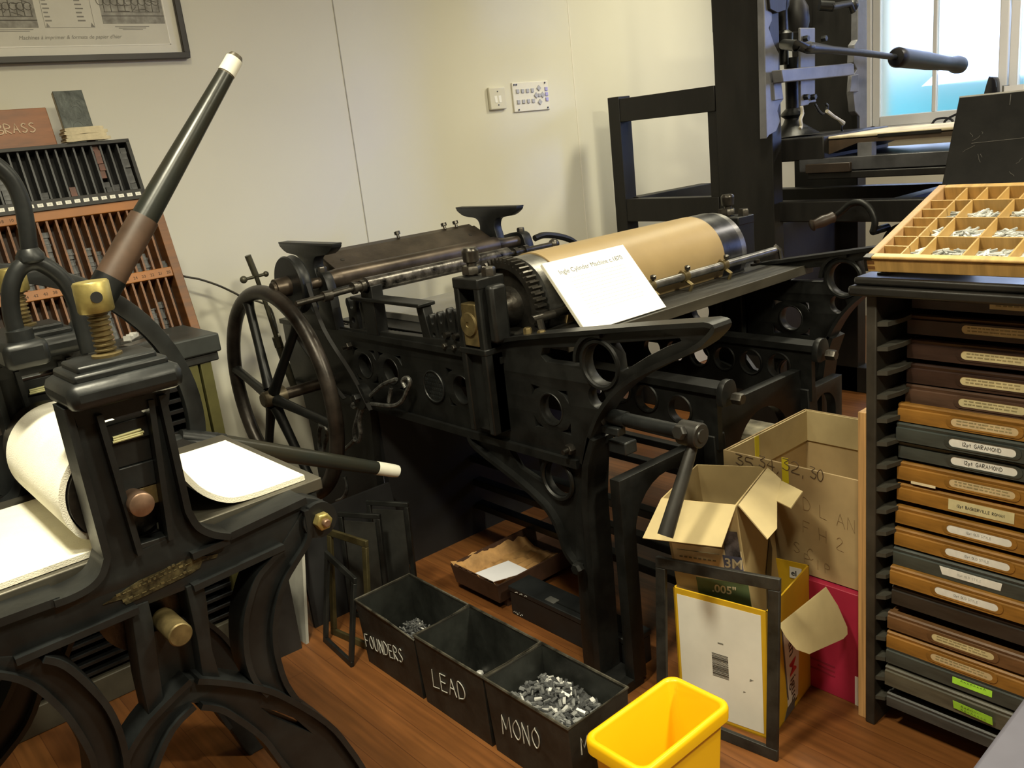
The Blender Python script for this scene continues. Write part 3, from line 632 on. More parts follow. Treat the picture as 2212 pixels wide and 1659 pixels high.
# cylinder: steel body, gear rim, tan paper packing
mb = MB(); mb.lathe((1.625, CYY, CYZ), (1, 0, 0), [(0, .02), (0, CYR_ - .004), (.93, CYR_ - .004), (.93, .02)], 64); mb.build('impression_cylinder', STEEL, mach)
mb = MB(); mb.lathe((1.69, CYY, CYZ), (1, 0, 0), [(0, CYR_ - .006), (0, CYR_), (.735, CYR_), (.735, CYR_ - .006)], 72, cap=False); mb.build('paper_packing', PAPERTAN, mach)
mb = MB(); mb.lathe((2.425, CYY, CYZ), (1, 0, 0), [(0, CYR_ - .003), (0, CYR_ - .001), (.10, CYR_ - .001), (.10, CYR_ - .03), (.112, CYR_ - .03), (.112, .03), (.18, .03)], 64); mb.build('cylinder_end', mat('blued_steel', (.10, .10, .105), .3, .85, .25, 12), mach)
mb = MB(); NT = 50; out = []
for i in range(NT):
    a0 = 2 * PI * i / NT
    for da, r_ in ((0, .128), (.022, .141), (.060, .141), (.082, .128)): out.append((CYY + r_ * math.cos(a0 + da), CYZ + r_ * math.sin(a0 + da)))
mb.plate(out, [circ((CYY, CYZ), .112, 48)], .035, lambda v: V3((1.59 + v.z, v.x, v.y)))
mb.plate(circ((CYY, CYZ), .113, 48), [], .012, lambda v: V3((1.60 + v.z, v.x, v.y)))
mb.lathe((1.60, CYY, CYZ), (-1, 0, 0), [(0, .06), (.03, .05), (.06, .03), (.08, .03)], 24)
mb.build('gear_rim', DSTEEL, mach, angle=25)
# feed board with its edge, guide rod, tape guides
FBZ = .978
mb = MB(); mb.box(1.535, 2.70, 1.615, 1.90, FBZ - .028, FBZ); mb.build('feed_board', mat('worn_black_wood', (.022, .021, .018), .45, 0, .35, 5, .12, 60, stretch=(1, 9, 1)), mach, bev=.003)
MB().box(1.53, 2.71, 1.609, 1.616, FBZ - .030, FBZ + .002).build('board_edge', mat('rubbed_wood_edge', (.055, .050, .038), .45, 0, .3, 8, stretch=(.3, 1, 1)), mach, bev=.002)
yr_ = 1.742; r0, r1 = onY(1404, 622, yr_), onY(1655, 543, yr_); rz = (r0.z + r1.z) / 2
mb = MB(); mb.cyl((1.66, yr_, rz), (2.70, yr_, rz), .013, n=16); rod = mb.build('guide_rod', STEEL, mach)
for px in (1404, 1478, 1562):
    d_ = onY(px, 620 - (px - 1404) * .31, yr_); mb = MB(); mb.lathe((d_.x - .012, yr_, rz), (1, 0, 0), [(0, .018), (.024, .018)], 18); mb.tube([(d_.x, yr_ - .004, rz - .01), (d_.x, yr_ - .03, rz - .025), (d_.x, yr_ - .02, FBZ)], .006, 6)
    g = mb.build('tape_guide', DBRASS, rod); MB().lathe((d_.x + .01, yr_ - .006, rz + .014), (-.2, -.2, 1), [(0, .004), (.008, .004), (.008, .009), (.018, .009), (.020, .004)], 10).build('thumb_screw', DSTEEL, g)
for x in (2.69,):
    mb = MB(); mb.tube([(x, yr_ + .004, rz + .015), (x + .005, yr_ - .014, rz), (x + .005, yr_ - .02, FBZ + .01), (x + .005, yr_ - .05, FBZ + .004)], .009, 8); mb.lathe((x + .005, yr_ - .04, FBZ), (0, 0, 1), [(0, .014), (.012, .014)], 6); mb.build('rod_bracket', DSTEEL, mach)
b0 = onX(1180, 705, 1.53); mb = MB(); mb.tube([(1.545, 1.722, FBZ - .02), (1.545, 1.722, FBZ + .02), (1.545, 1.728, rz)], .010, 8); mb.cyl((1.53, yr_, rz), (1.67, yr_, rz), .012); mb.build('rod_bracket', DSTEEL, mach)
for px, py in ((1140, 718), (1170, 724)):
    q = onX(px, py, 1.515); mb = MB(); mb.nut((1.515, q.y, q.z - .005), (0, 0, 1), .012, .018); mb.build('bolt', DBRASS, mach)
for px, py in ((2030 / 3.95 + 1240 - 400, 0),): pass
mb = MB(); q = onZ(1635, 572, FBZ); mb.box(q.x - .03, q.x + .02, q.y - .006, q.y + .006, FBZ, FBZ + .008); mb.nut((q.x, q.y, FBZ + .006), (0, 0, 1), .012, .012); mb.build('board_catch', DSTEEL, mach)
# bed, rack and ink slab
mb = MB(); mb.box(1.57, 2.58, 2.02, 2.86, .885, .925); bed = mb.build('type_bed', IRON, mach, bev=.003)
mb = MB()
for k in range(34): mb.box(1.553, 1.572, 2.06 + k * .0225, 2.072 + k * .0225, .895, .918)
mb.build('rack', DSTEEL, mach)
MB().box(1.66, 2.52, 2.24, 2.74, .925, .950).build('ink_slab', mat('polished_slab', (.26, .25, .235), .2, .6, .12, 6), mach, bev=.002)
mb = MB(); mb.box(1.62, 2.54, 2.215, 2.236, .925, .957); mb.box(1.62, 2.54, 2.05, 2.06, .925, .95); mb.build('bed_bearer', STEEL, mach, bev=.002)
FORME = mat('grained_forme', (.075, .070, .060), .4, .4, .5, 60, .5, 120, stretch=(.2, 1, 1)); MB().box(1.64, 2.5, 2.065, 2.21, .925, .952).build('forme', FORME, mach, bev=.002)
# roller forks along both sides of the bed
def fork(X, y, h, w_, par=None):
    pr = sm2([(y - w_, .915), (y - w_ * .8, .915 + h * .5), (y - w_ * 1.0, .915 + h * .85), (y - w_ * .75, .915 + h), (y - w_ * .35, .915 + h * .92), (y - w_ * .2, .915 + h * .7), (y + w_ * .2, .915 + h * .7), (y + w_ * .35, .915 + h * .92), (y + w_ * .75, .915 + h), (y + w_ * 1.0, .915 + h * .85), (y + w_ * .75, .915 + h * .5), (y + w_, .915)], 3)
    MB().plate(pr, [circ((y, .915 + h * .33), w_ * .3, 12)], .022, lambda v: V3((X + v.z, v.x, v.y)), .002).build('roller_fork', IRON, mach)
for X in (1.54, 2.62):
    for y, h, w_ in ((2.64, .115, .036), (2.56, .105, .030), (2.17, .095, .022), (2.125, .105, .022), (2.075, .12, .022), (2.03, .11, .020), (1.985, .095, .016)): fork(X - (.022 if X < 2 else 0), y, h, w_)
for k, (y, s_) in enumerate(((2.095, .02), (2.05, .016), (2.01, .018))):
    mb = MB(); mb.cyl((1.515, y, .955), (1.49, y, .955), .010, n=10); mb.nut((1.49, y, .925), (-1, 0, 0), .009, .01); mb.build('adjuster', DSTEEL, mach)
# roller rest: flat bar on two legs, and the two T shaped rests
a, b = onX(766, 641, 1.50), onX(914, 652, 1.50); mb = MB(); mb.box(1.48, 1.545, b.y, a.y, (a.z + b.z) / 2 - .012, (a.z + b.z) / 2); zt_ = (a.z + b.z) / 2 - .012
mb.prism([(1.50, a.y - .075, zt_), (1.50, a.y - .035, zt_), (1.50, a.y - .04, .915), (1.50, a.y - .08, .915)], (.035, 0, 0)); mb.prism([(1.50, b.y + .01, zt_), (1.50, b.y + .045, zt_), (1.50, b.y + .025, .915), (1.50, b.y - .02, .915)], (.035, 0, 0))
mb.build('roller_rest', IRON, mach, bev=.003)
def trest(X, p0, p1):
    a, b = onX(*p0, X), onX(*p1, X); z = (a.z + b.z) / 2; c = (a.y + b.y) / 2; w_ = (a.y - b.y) / 2
    pr = sm2([(c - w_, z), (c - w_ * .98, z - .012), (c - w_ * .75, z - .034), (c - w_ * .35, z - .044), (c - w_ * .24, z - .075), (c - w_ * .30, z - .12), (c - w_ * .3, z - .16), (c + w_ * .3, z - .16), (c + w_ * .30, z - .12), (c + w_ * .24, z - .075), (c + w_ * .35, z - .044), (c + w_ * .75, z - .034), (c + w_ * .98, z - .012), (c + w_, z)], 3)
    mb = MB(); mb.plate(pr, [], .035, lambda v: V3((X + v.z, v.x, v.y)), .003); mb.box(X - .019, X + .019, c - w_ * 1.02, c + w_ * 1.02, z - .002, z + .004); mb.build('roller_rest', IRONB, mach)
trest(1.50, (612, 521), (727, 531)); trest(2.33, (993, 448), (1122, 447))
# ink fountain
FY, FZ = 2.79, 1.083
mb = MB(); mb.lathe((1.56, FY, FZ), (1, 0, 0), [(0, .036), (.735, .036)], 40); mb.build('ink_roller', BRSTEEL, mach)
mb = MB(); mb.lathe((1.345, FY, FZ), (1, 0, 0), [(0, .018), (.155, .018), (.157, .030), (.21, .036), (.215, .036)], 26); mb.build('roller_journal', BRSTEEL, mach); mb = MB(); mb.lathe((2.295, FY, FZ), (1, 0, 0), [(0, .036), (.01, .032), (.06, .022), (.13, .022)], 26); mb.build('roller_journal', BRSTEEL, mach)
pr = [(FY + .028, FZ + .012), (FY + .022, FZ + .032), (FY + .15, FZ + .088), (FY + .168, FZ + .084), (FY + .17, FZ + .03), (FY + .12, FZ - .03), (FY + .05, FZ - .03)]
MB().plate(pr, [], .73, lambda v: V3((1.925 + v.z, v.x, v.y)), .002).build('fountain_body', BRSTEEL, mach)
mb = MB(); mb.hexa([(1.56, FY + .018, FZ + .030), (2.29, FY + .018, FZ + .030), (2.29, FY + .118, FZ + .078), (1.56, FY + .118, FZ + .078), (1.56, FY + .016, FZ + .0335), (2.29, FY + .016, FZ + .0335), (2.29, FY + .116, FZ + .0815), (1.56, FY + .116, FZ + .0815)])
bl_ = mb.build('fountain_blade', BRSTEEL, mach)
for x in (1.62, 2.22): MB().lathe((x, FY + .06, FZ + .0545), (0, -.43, .9), [(0, .008), (.0015, .008), (.0015, .004)], 12).build('screw', DSTEEL, bl_)
for x in (1.60, 1.93, 2.16, 2.22):
    mb = MB(); mb.lathe((x, FY + .145, FZ + .085), (0, .3, 1), [(0, .006), (.014, .006), (.014, .012), (.026, .012)], 8); mb.build('fountain_screw', DSTEEL, mach)
for x0, x1 in ((1.485, 1.515), (2.42, 2.46)):
    pr = sm2([(FY - .05, FZ - .03), (FY - .03, FZ + .025), (FY + .02, FZ + .035), (FY + .12, FZ + .01), (FY + .22, FZ - .06), (FY + .2, .915), (FY - .06, .915)], 3)
    MB().plate(pr, [circ((FY + .07, FZ - .09), .03, 16)], x1 - x0, lambda v: V3(((x0 + x1) / 2 + v.z, v.x, v.y)), .003).build('fountain_bracket', IRON, mach)
    mb = MB(); mb.nut(((x0 + x1) / 2, FY + .0, FZ + .03), (0, 0, 1), .016, .022); mb.build('bolt', DSTEEL, mach)
# distributing roller and its handles
DY, DZ = 2.50, 1.085
a, b = onY(785, 615, DY), onY(1100, 538, DY)
mb = MB(); mb.lathe((1.49, DY, DZ), (1, 0, 0), [(0, .026), (.62, .026)], 30); mb.build('distributing_roller', mat('pitted_steel', (.13, .12, .11), .3, .75, .5, 30, .15, 160), mach)
mb = MB(); mb.cyl((1.235, DY, DZ - .01), (1.49, DY, DZ), .0095, n=14); mb.lathe((1.33, DY, DZ - .006), (1, 0, 0), [(0, .017), (.03, .017)], 16); mb.lathe((1.44, DY, DZ), (1, 0, 0), [(0, .02), (.012, .02), (.012, .015), (.03, .015), (.03, .02), (.045, .020)], 16); mb.build('roller_spindle', DSTEEL, mach); mb = MB(); mb.cyl((2.11, DY, DZ), (2.34, DY, DZ), .011, n=14); mb.lathe((2.14, DY, DZ), (1, 0, 0), [(0, .018), (.02, .018), (.02, .012), (.05, .012), (.05, .02), (.07, .02)], 16); mb.ball((2.35, DY, DZ), .022); mb.build('roller_spindle', DSTEEL, mach)
mb = MB(); mb.cyl((1.40, DY + .06, DZ - .01), (1.49, DY + .03, DZ), .012); mb.box(1.490, 1.535, DY - .03, DY + .04, .915, DZ - .0); mb.build('roller_carrier', IRON, mach, bev=.003); mb = MB(); mb.box(2.13, 2.16, DY - .03, DY + .03, .925, DZ - .022); mb.build('roller_carrier', IRON, mach, bev=.003)
# hoses looping at the far side
H0 = [onY(*q, 2.62) for q in ((1155, 515), (1175, 508), (1205, 510), (1232, 518), (1248, 530))]
mb = MB(); mb.tube(smooth_pts(H0, 5), .013, 8); mb.build('bent_pipe', IRON, mach)
# flywheel with six spokes
WX, WY, WZ, WR = 1.30, 2.868, .705, .372
fw_ = MB(); fw_.ring((WX, WY, WZ), (1, 0, 0), WR, .026, 72, 14); fw = fw_.build('flywheel_rim', mat('worn_wheel_iron', (.042, .034, .028), .36, .45, .4, 8, .1, 90), mach)
for k in range(6):
    a_ = math.radians(112 + 60 * k); e = V3((WX, WY - WR * math.cos(a_) * .97, WZ + WR * math.sin(a_) * .97)); s_ = V3((WX - .035, WY - .035 * math.cos(a_), WZ + .035 * math.sin(a_)))
    MB().tube([s_, s_.lerp(e, .12), s_.lerp(e, .5), s_.lerp(e, .9), e], [.022, .0185, .016, .0165, .022], 10).build('spoke', IRON, fw)
mb = MB(); mb.lathe((WX - .075, WY, WZ), (1, 0, 0), [(0, .010), (0, .022), (.006, .028), (.03, .030), (.035, .033), (.085, .034)], 26); mb.build('hub', mat('dark_bronze', (.10, .08, .05), .4, .6, .3), fw)
MB().cyl((WX, WY, WZ), (1.52, WY, WZ), .021).build('axle', BRSTEEL, mach)
# small drive pulley, belt
c = onX(622, 606, 1.42); PR = .098
mb = MB(); mb.lathe((1.365, FY + .01, FZ + .008), (1, 0, 0), [(0, PR - .022), (0, PR), (.006, PR + .004), (.02, PR), (.034, PR + .004), (.04, PR), (.04, PR - .022), (.026, PR - .024), (.02, .04)], 48); mb.build('drive_pulley', IRONB, mach)
for k in range(4):
    a_ = k * PI / 2 + .6; MB().tube([(1.382, FY + .01 + .02 * math.cos(a_), FZ + .02 * math.sin(a_)), (1.382, FY + .01 + (PR - .012) * math.cos(a_), FZ + .008 + (PR - .012) * math.sin(a_))], .010, 8).build('pulley_spoke', IRON, mach)
mb = MB(); mb.lathe((1.305, FY + .01, FZ + .008), (1, 0, 0), [(0, .012), (.0, .022), (.01, .024), (.01, .032), (.075, .036)], 24); mb.build('pulley_hub', BRSTEEL, mach)
mb = MB(); mb.strip(smooth_pts([(1.375, FY - PR - .002, FZ + .02), (1.39, FY - PR * 1.35, FZ - .14), (1.43, FY - .20, FZ - .30), (1.44, FY - .27, FZ - .42)], 5), (.015, 0, 0), .004); mb.strip(smooth_pts([(1.375, FY + PR, FZ - .03), (1.39, FY + PR * .6, FZ - .2), (1.43, FY - .12, FZ - .40)], 5), (.015, 0, 0), .004); mb.build('belt', mat('black_belt', (.012, .011, .010), .55, 0, .2), mach)
mb = MB(); mb.lathe((1.44, FY - .215, FZ - .38), (1, 0, 0), [(0, .01), (0, .045), (.03, .045), (.03, .01)], 26); mb.nut((1.44, FY - .215, FZ - .38), (-1, 0, 0), .016, .02); mb.build('lower_pulley', IRON, mach)
# throw off rod at the back with thumb screw
rp = [onY(*q, 3.10) for q in ((535, 552), (553, 596), (578, 668), (600, 738), (622, 800), (640, 850))]
mb = MB(); mb.tube([rp[0], rp[1]], .012, 10); mb.tube(rp[1:4], .009, 8); mb.tube(rp[3:], [.016, .015, .012], 10); mb.lathe(rp[3], rp[3] - rp[2], [(-.02, .018), (.02, .018)], 8); mb.cyl(rp[1] + V3((-.05, 0, -.005)), rp[1] + V3((.04, 0, .0)), .006); mb.ball(rp[1] + V3((-.05, 0, -.005)), .014); mb.ball(rp[1] + V3((.04, 0, 0)), .011); mb.build('throw_off_rod', mat('bronze_rod', (.09, .085, .06), .4, .5, .3), mach)
mb = MB(); mb.plate(circ((2.95, .60), .20, 36), [circ((2.95, .6), .05, 20)], .03, lambda v: V3((1.58 + v.z, v.x, v.y))); mb.build('red_wheel', mat('dark_red_paint', (.06, .012, .010), .5, 0, .3), mach)
# bolts on the near frame
for px, py in ((757, 746), (1236, 968), (776, 855), (1062, 768)):
    q = onX(px, py, XN); mb = MB(); mb.nut((XN - .001, q.y, q.z), (-1, 0, 0), .015, .018); mb.cyl((XN - .016, q.y, q.z), (XN - .035, q.y, q.z - .002), .007, n=10); mb.build('bolt', DSTEEL, mach)
# inner track beams with round holes, their end bolts and legs
for X, y0 in ((1.90, 1.39), (2.40, 1.40)):
    mb = MB(); mb.box(X - .022, X + .045, y0 + .02, 2.9, .765, .785)
    hc = [(y0 + .145 + .105 * k, .705) for k in range(6)]
    if X < 2: 
        hc = [(onX(px, py, X).y, onX(px, py, X).z) for px, py in ((1345, 838), (1402, 858), (1474, 882), (1553, 906))]; hc += [(hc[0][0] + .11 * k, hc[0][1]) for k in range(1, 5)]
    mb.plate([(y0 + .03, .775), (2.9, .775), (2.9, .625), (y0 + .03, .60)], [circ(h_, .038, 24) for h_ in hc if h_[0] - .04 > y0 + .03], .02, lambda v: V3((X + v.z, v.x, v.y)))
    for h_ in hc:
        if h_[0] - .04 > y0 + .03: mb.ring(V3((X - .012, *h_)), (1, 0, 0), .041, .004, 24, 5)
    tr = mb.build('track_beam', IRON, mach)
    mb = MB(); mb.plate(sm2([(X - .02, .735), (X - .022, .775), (X - .005, .800), (X + .03, .800), (X + .045, .770), (X + .035, .735)], 3, True), [], .016, lambda v: V3((v.x, y0 + .012 + v.z, v.y)), .002); mb.build('end_flange', IRON, tr); mb = MB(); mb.nut((X + .01, y0 - .012, .755), (0, -1, 0), .017, .030); mb.build('end_bolt', DSTEEL, tr)
    MB().prism([(X - .015, y0 + .04, .64), (X - .015, y0 + .115, .64), (X - .015, y0 + .10, 0), (X - .015, y0 + .01, 0)], (.05, 0, 0)).build('leg', IRON, mach, bev=.004)
# cross member with arches between the legs
out = [(1.53, .74), (2.64, .74), (2.64, 0)]
x_ = 2.64
def arch(x0, x1, zt):
    c = (x0 + x1) / 2; r = (x1 - x0) / 2; return [(c + r * math.cos(a_), zt - r + r * math.sin(a_)) for a_ in [PI * i / 14 for i in range(15)]]
pts = [(1.53, .62), (1.86, .62), (1.90, .70), (2.40, .70), (2.44, .62), (2.64, .62), (2.64, .02)]
for x0, x1, zt in ((2.46, 2.60, .585), (2.04, 2.32, .635), (1.58, 1.86, .585)): pts += [(x1, .02)] + arch(x0, x1, zt) + [(x0, .02)]
pts += [(1.53, .02)]
MB().plate(pts, [], .03, lambda v: V3((v.x, 1.485 + v.z, v.y)), .002).build('cross_member', IRON, mach)
# impression shaft and hanging handle
hb = onY(1489, 936, 1.235); mb = MB(); mb.cyl((hb.x, 1.52, hb.z), (hb.x, 1.25, hb.z), .017, n=16); mb.lathe((hb.x, 1.52, hb.z), (0, -1, 0), [(0, .03), (.03, .03), (.034, .02), (.09, .02)], 18); sh = mb.build('handle_shaft', IRONB, mach)
le = onY(1437, 1158, 1.225); ls = V3((hb.x - .004, 1.225, hb.z - .03)); le.y = 1.225
mb = MB(); mb.lathe((hb.x, 1.255, hb.z), (0, -1, 0), [(0, .030), (.052, .030), (.055, .027), (.055, .016), (.058, .015), (.058, 0)], 24); mb.nut((hb.x - .03, 1.235, hb.z + .012), (-1, 0, .2), .018, .014); mb.tube([ls, ls.lerp(le, .12), ls.lerp(le, .5), le], [.013, .0145, .0165, .019], 16); mb.build('handle', mat('handle_iron', (.030, .028, .025), .4, .3, .3), mach)
for px, py, s_ in ((1325, 928, .016), (1345, 962, .025), (1370, 905, .012)):
    q = onY(px, py, 1.47); mb = MB(); mb.box(q.x - s_ * .9, q.x + s_ * .9, 1.44, 1.50, q.z - s_ * .7, q.z + s_ * .7); mb.build('clamp_block', IRONB, mach, bev=.004)
# ================================================================ INFORMATION CARD ON THE FEED BOARD
a, b = onZ(1266, 712, FBZ + .004), onZ(1440, 655, FBZ + .004); y_ = 1.608
A = V3((onY(1268, 711, 1.625).x, 1.628, FBZ + .003)); B = V3((onY(1440, 656, 1.625).x, 1.628, FBZ + .003))
top = onY(1144, 577, 1.775); up_ = V3((0, 1.778 - A.y, top.z - A.z)); wv = V3((B.x - A.x, 0, 0))
hl, wl = up_.length, wv.length; un, wn_ = up_.normalized(), wv.normalized(); nn = wn_.cross(un).normalized()
if nn.y > 0: nn = -nn
t = thing('information_card', 'white printed information card headed with the machine name, leaning on the paper covered cylinder', 'sign', ((A + B) / 2))
MB().obox(A - nn * 0, wv, up_, -nn * .010).build('foam_board', mat('foam_board_edge', (.72, .69, .58), .7, 0, .05, 20), t, bev=.001)
card = MB().obox(A + nn * .0006, wv, up_, nn * .0006).build('card', mat('bright_card', (.90, .89, .86), .55, 0, .01, 4), t)
to = lambda v: A + nn * .0014 + wn_ * (wl * .5 + v.x) + un * (hl * .80 + v.y) + nn * v.z * .1
MB().text('Ingle Cylinder Machine c.1870', .0212, to, .0002).build('heading', mat('printed_grey', (.10, .10, .10), .8, 0, .05), card)
mb = MB(); rnd = random.Random(5)
for r_ in range(12):
    x, e = wl * .18, wl * (.84 if r_ < 11 else .24); z = hl * (.72 - .048 * r_)
    while x < e:
        l = rnd.uniform(.004, .014); o = A + nn * .0013 + wn_ * x + un * z; mb.obox(o, wn_ * l, un * .0011, nn * .0001); x += l + .0035
body = mb.build('body_text', mat('faint_print', (.50, .50, .50), .8, 0, .05), card)
# ================================================================ ETCHING PRESS IN THE FOREGROUND
PY0 = 1.50
press = thing('etching_press', 'black iron etching press with brass nuts and long tapered levers, left foreground', 'printing press', (.42, 1.8, 0))
def LY(pts, Y=PY0): return [(onY(x, y, Y).x, max(0, onY(x, y, Y).z)) for x, y in pts]
rail = LY([(-90, 1370), (0, 1338), (140, 1286), (273, 1245), (410, 1188), (489, 1154), (655, 1076)]) + sm2(LY([(655, 1076), (690, 1080), (720, 1108), (718, 1140), (692, 1160), (640, 1168)]), 4)[1:] + LY([(612, 1180), (410, 1272), (294, 1317), (30, 1430), (-90, 1482)])
col = LY([(139, 880), (342, 850), (398, 1098), (414, 1126), (430, 1140), (456, 1150), (489, 1154), (489, 1182), (410, 1218), (160, 1312), (120, 1330), (112, 1300), (150, 1286), (190, 1264), (214, 1235), (225, 1198)])
slot = LY([(207, 893), (321, 862), (365, 1162), (296, 1192)])
lband = sm2(LY([(30, 1416), (89, 1416), (137, 1431), (192, 1479), (228, 1522), (253, 1578), (267, 1650), (262, 1740), (225, 1850), (150, 1960), (90, 2040)]), 3) + sm2(LY([(20, 2050), (90, 1940), (160, 1820), (200, 1720), (200, 1659), (190, 1619), (152, 1555), (114, 1512), (63, 1472), (0, 1454), (-90, 1450), (-90, 1425)]), 3)
rband = sm2(LY([(655, 1100), (662, 1158), (632, 1212), (613, 1245), (597, 1290), (588, 1345), (589, 1390), (597, 1429), (612, 1472), (640, 1514)]), 3) + sm2(LY([(600, 1520), (560, 1483), (540, 1455), (527, 1410), (524, 1350), (532, 1300), (550, 1245), (577, 1211), (606, 1180)]), 3)
arch_o = sm2(LY([(266, 1720), (266, 1642), (304, 1571), (354, 1515), (405, 1465)]), 3) + sm2(LY([(405, 1465), (468, 1467), (560, 1482), (617, 1505), (698, 1555), (744, 1606), (790, 1680), (850, 1830), (880, 1960), (890, 2040)]), 3)[1:]
arch_i = sm2(LY([(820, 2040), (790, 1940), (730, 1810), (670, 1725), (597, 1634), (562, 1588), (509, 1548), (468, 1525), (413, 1518)]), 3) + sm2(LY([(413, 1518), (365, 1568), (327, 1654), (312, 1740), (290, 1760)]), 3)[1:]
pslot = LY([(567, 1530), (597, 1536), (635, 1551), (668, 1580), (630, 1564), (587, 1546)])
struts = [LY([(281, 1312), (320, 1298), (330, 1340), (354, 1520), (322, 1552), (304, 1474)]), LY([(400, 1268), (438, 1253), (446, 1300), (457, 1400), (477, 1470), (438, 1472), (424, 1380)])]
def press_side(dy):
    mb = MB(); to = lambda v: V3((v.x, PY0 + .025 + dy + v.z, v.y))
    for k, (o, h) in enumerate(((rail, []), (col, [slot]), (lband, []), (rband, []), (arch_o + arch_i, [pslot]), (struts[0], []), (struts[1], []))): mb.plate(o, h, .042 + .0016 * k, to, .003)
    d = V3((0, .066, 0)); en = [0]
    def E_(L_): en[0] += 1; return [V3((a, PY0 - .012 - .0011 * en[0] % .009 + dy, b)) for a, b in L_]
    k = len(lband)
    mb.strip(E_(LY([(-90, 1370), (0, 1338), (126, 1292)])), d, .014); mb.strip(E_(LY([(489, 1156), (655, 1078)])), d, .014); mb.strip(E_(LY([(410, 1198), (489, 1164)])), V3((0, .02, 0)), .012)
    mb.strip(E_(LY([(30, 1424), (294, 1312)])), d, .012); mb.strip(E_(LY([(412, 1266), (606, 1177)])), d, .012)
    mb.strip(E_(sm2(LY([(112, 1298), (150, 1284), (190, 1262), (214, 1235), (225, 1198)]), 4) + LY([(139, 880)])), d, .012); mb.strip(E_(LY([(342, 850), (398, 1098)]) + sm2(LY([(398, 1098), (414, 1126), (430, 1140), (456, 1150), (489, 1154)]), 4)[1:]), d, .012)
    for L_ in (lband[3:31], lband[37:64], rband[0:28], rband[30:55], arch_o[3:13], arch_o[13:34], arch_i[6:24], arch_i[24:36]): mb.strip(E_(L_), d, .011)
    mb.strip(E_(LY([(207, 893), (296, 1192)])), V3((0, .02, 0)), .010); mb.strip(E_(LY([(321, 862), (365, 1162)])), V3((0, .02, 0)), .010)
    c = LY([(686, 1120)])[0]; mb.cyl((c[0], PY0 - .012 + dy, c[1]), (c[0], PY0 + .05 + dy, c[1]), .036, n=28)
    mb.build('side_frame', IRON if False else mat('press_iron', (.0105, .0118, .0122), .4, 0, .25, 11, .08, 80, spec=.34), press, angle=35)
    q = LY([(325, 1385), (436, 1345), (470, 1475), (352, 1520)]); mb = MB(); mb.prism([(a, PY0 + .03 + dy, b) for a, b in q], (0, .02, 0)); mb.build('gib_plate', IRON, press)
PIRON = None
press_side(0); PIRON = MATS['press_iron']; press_side(.56)
# raised gilt lettering on the rail (worn past reading)
mb = MB(); rnd = random.Random(12); GO = mat('worn_gilt', (.060, .050, .022), .5, .3, .5, 60, .3, 120)
mb.prism([(a, PY0 - .0015, b) for a, b in LY([(222, 1306), (300, 1254), (398, 1209), (470, 1196), (468, 1204), (436, 1212), (432, 1226), (410, 1240), (272, 1306), (262, 1294)])], (0, .006, 0))
rl_ = mb.build('gilt_band', GO, press); mb = MB()
for p, q in (((252, 1290), (436, 1206)), ((266, 1302), (428, 1226)), ((300, 1262), (396, 1214))):
    a, b = onY(*p, PY0 - .0026), onY(*q, PY0 - .0026); L_ = (b - a).length; u_ = (b - a) / L_; x = 0
    while x < L_ - .012:
        l = rnd.uniform(.004, .010); mb.obox(a + u_ * x, u_ * l, V3((0, 0, rnd.choice((.0012, .0015, .004)))), V3((0, .0028, 0))); x += l + rnd.uniform(.002, .005)
mb.build('raised_lettering', mat('gilt_edge', (.15, .125, .06), .45, .4, .3, 40), rl_)
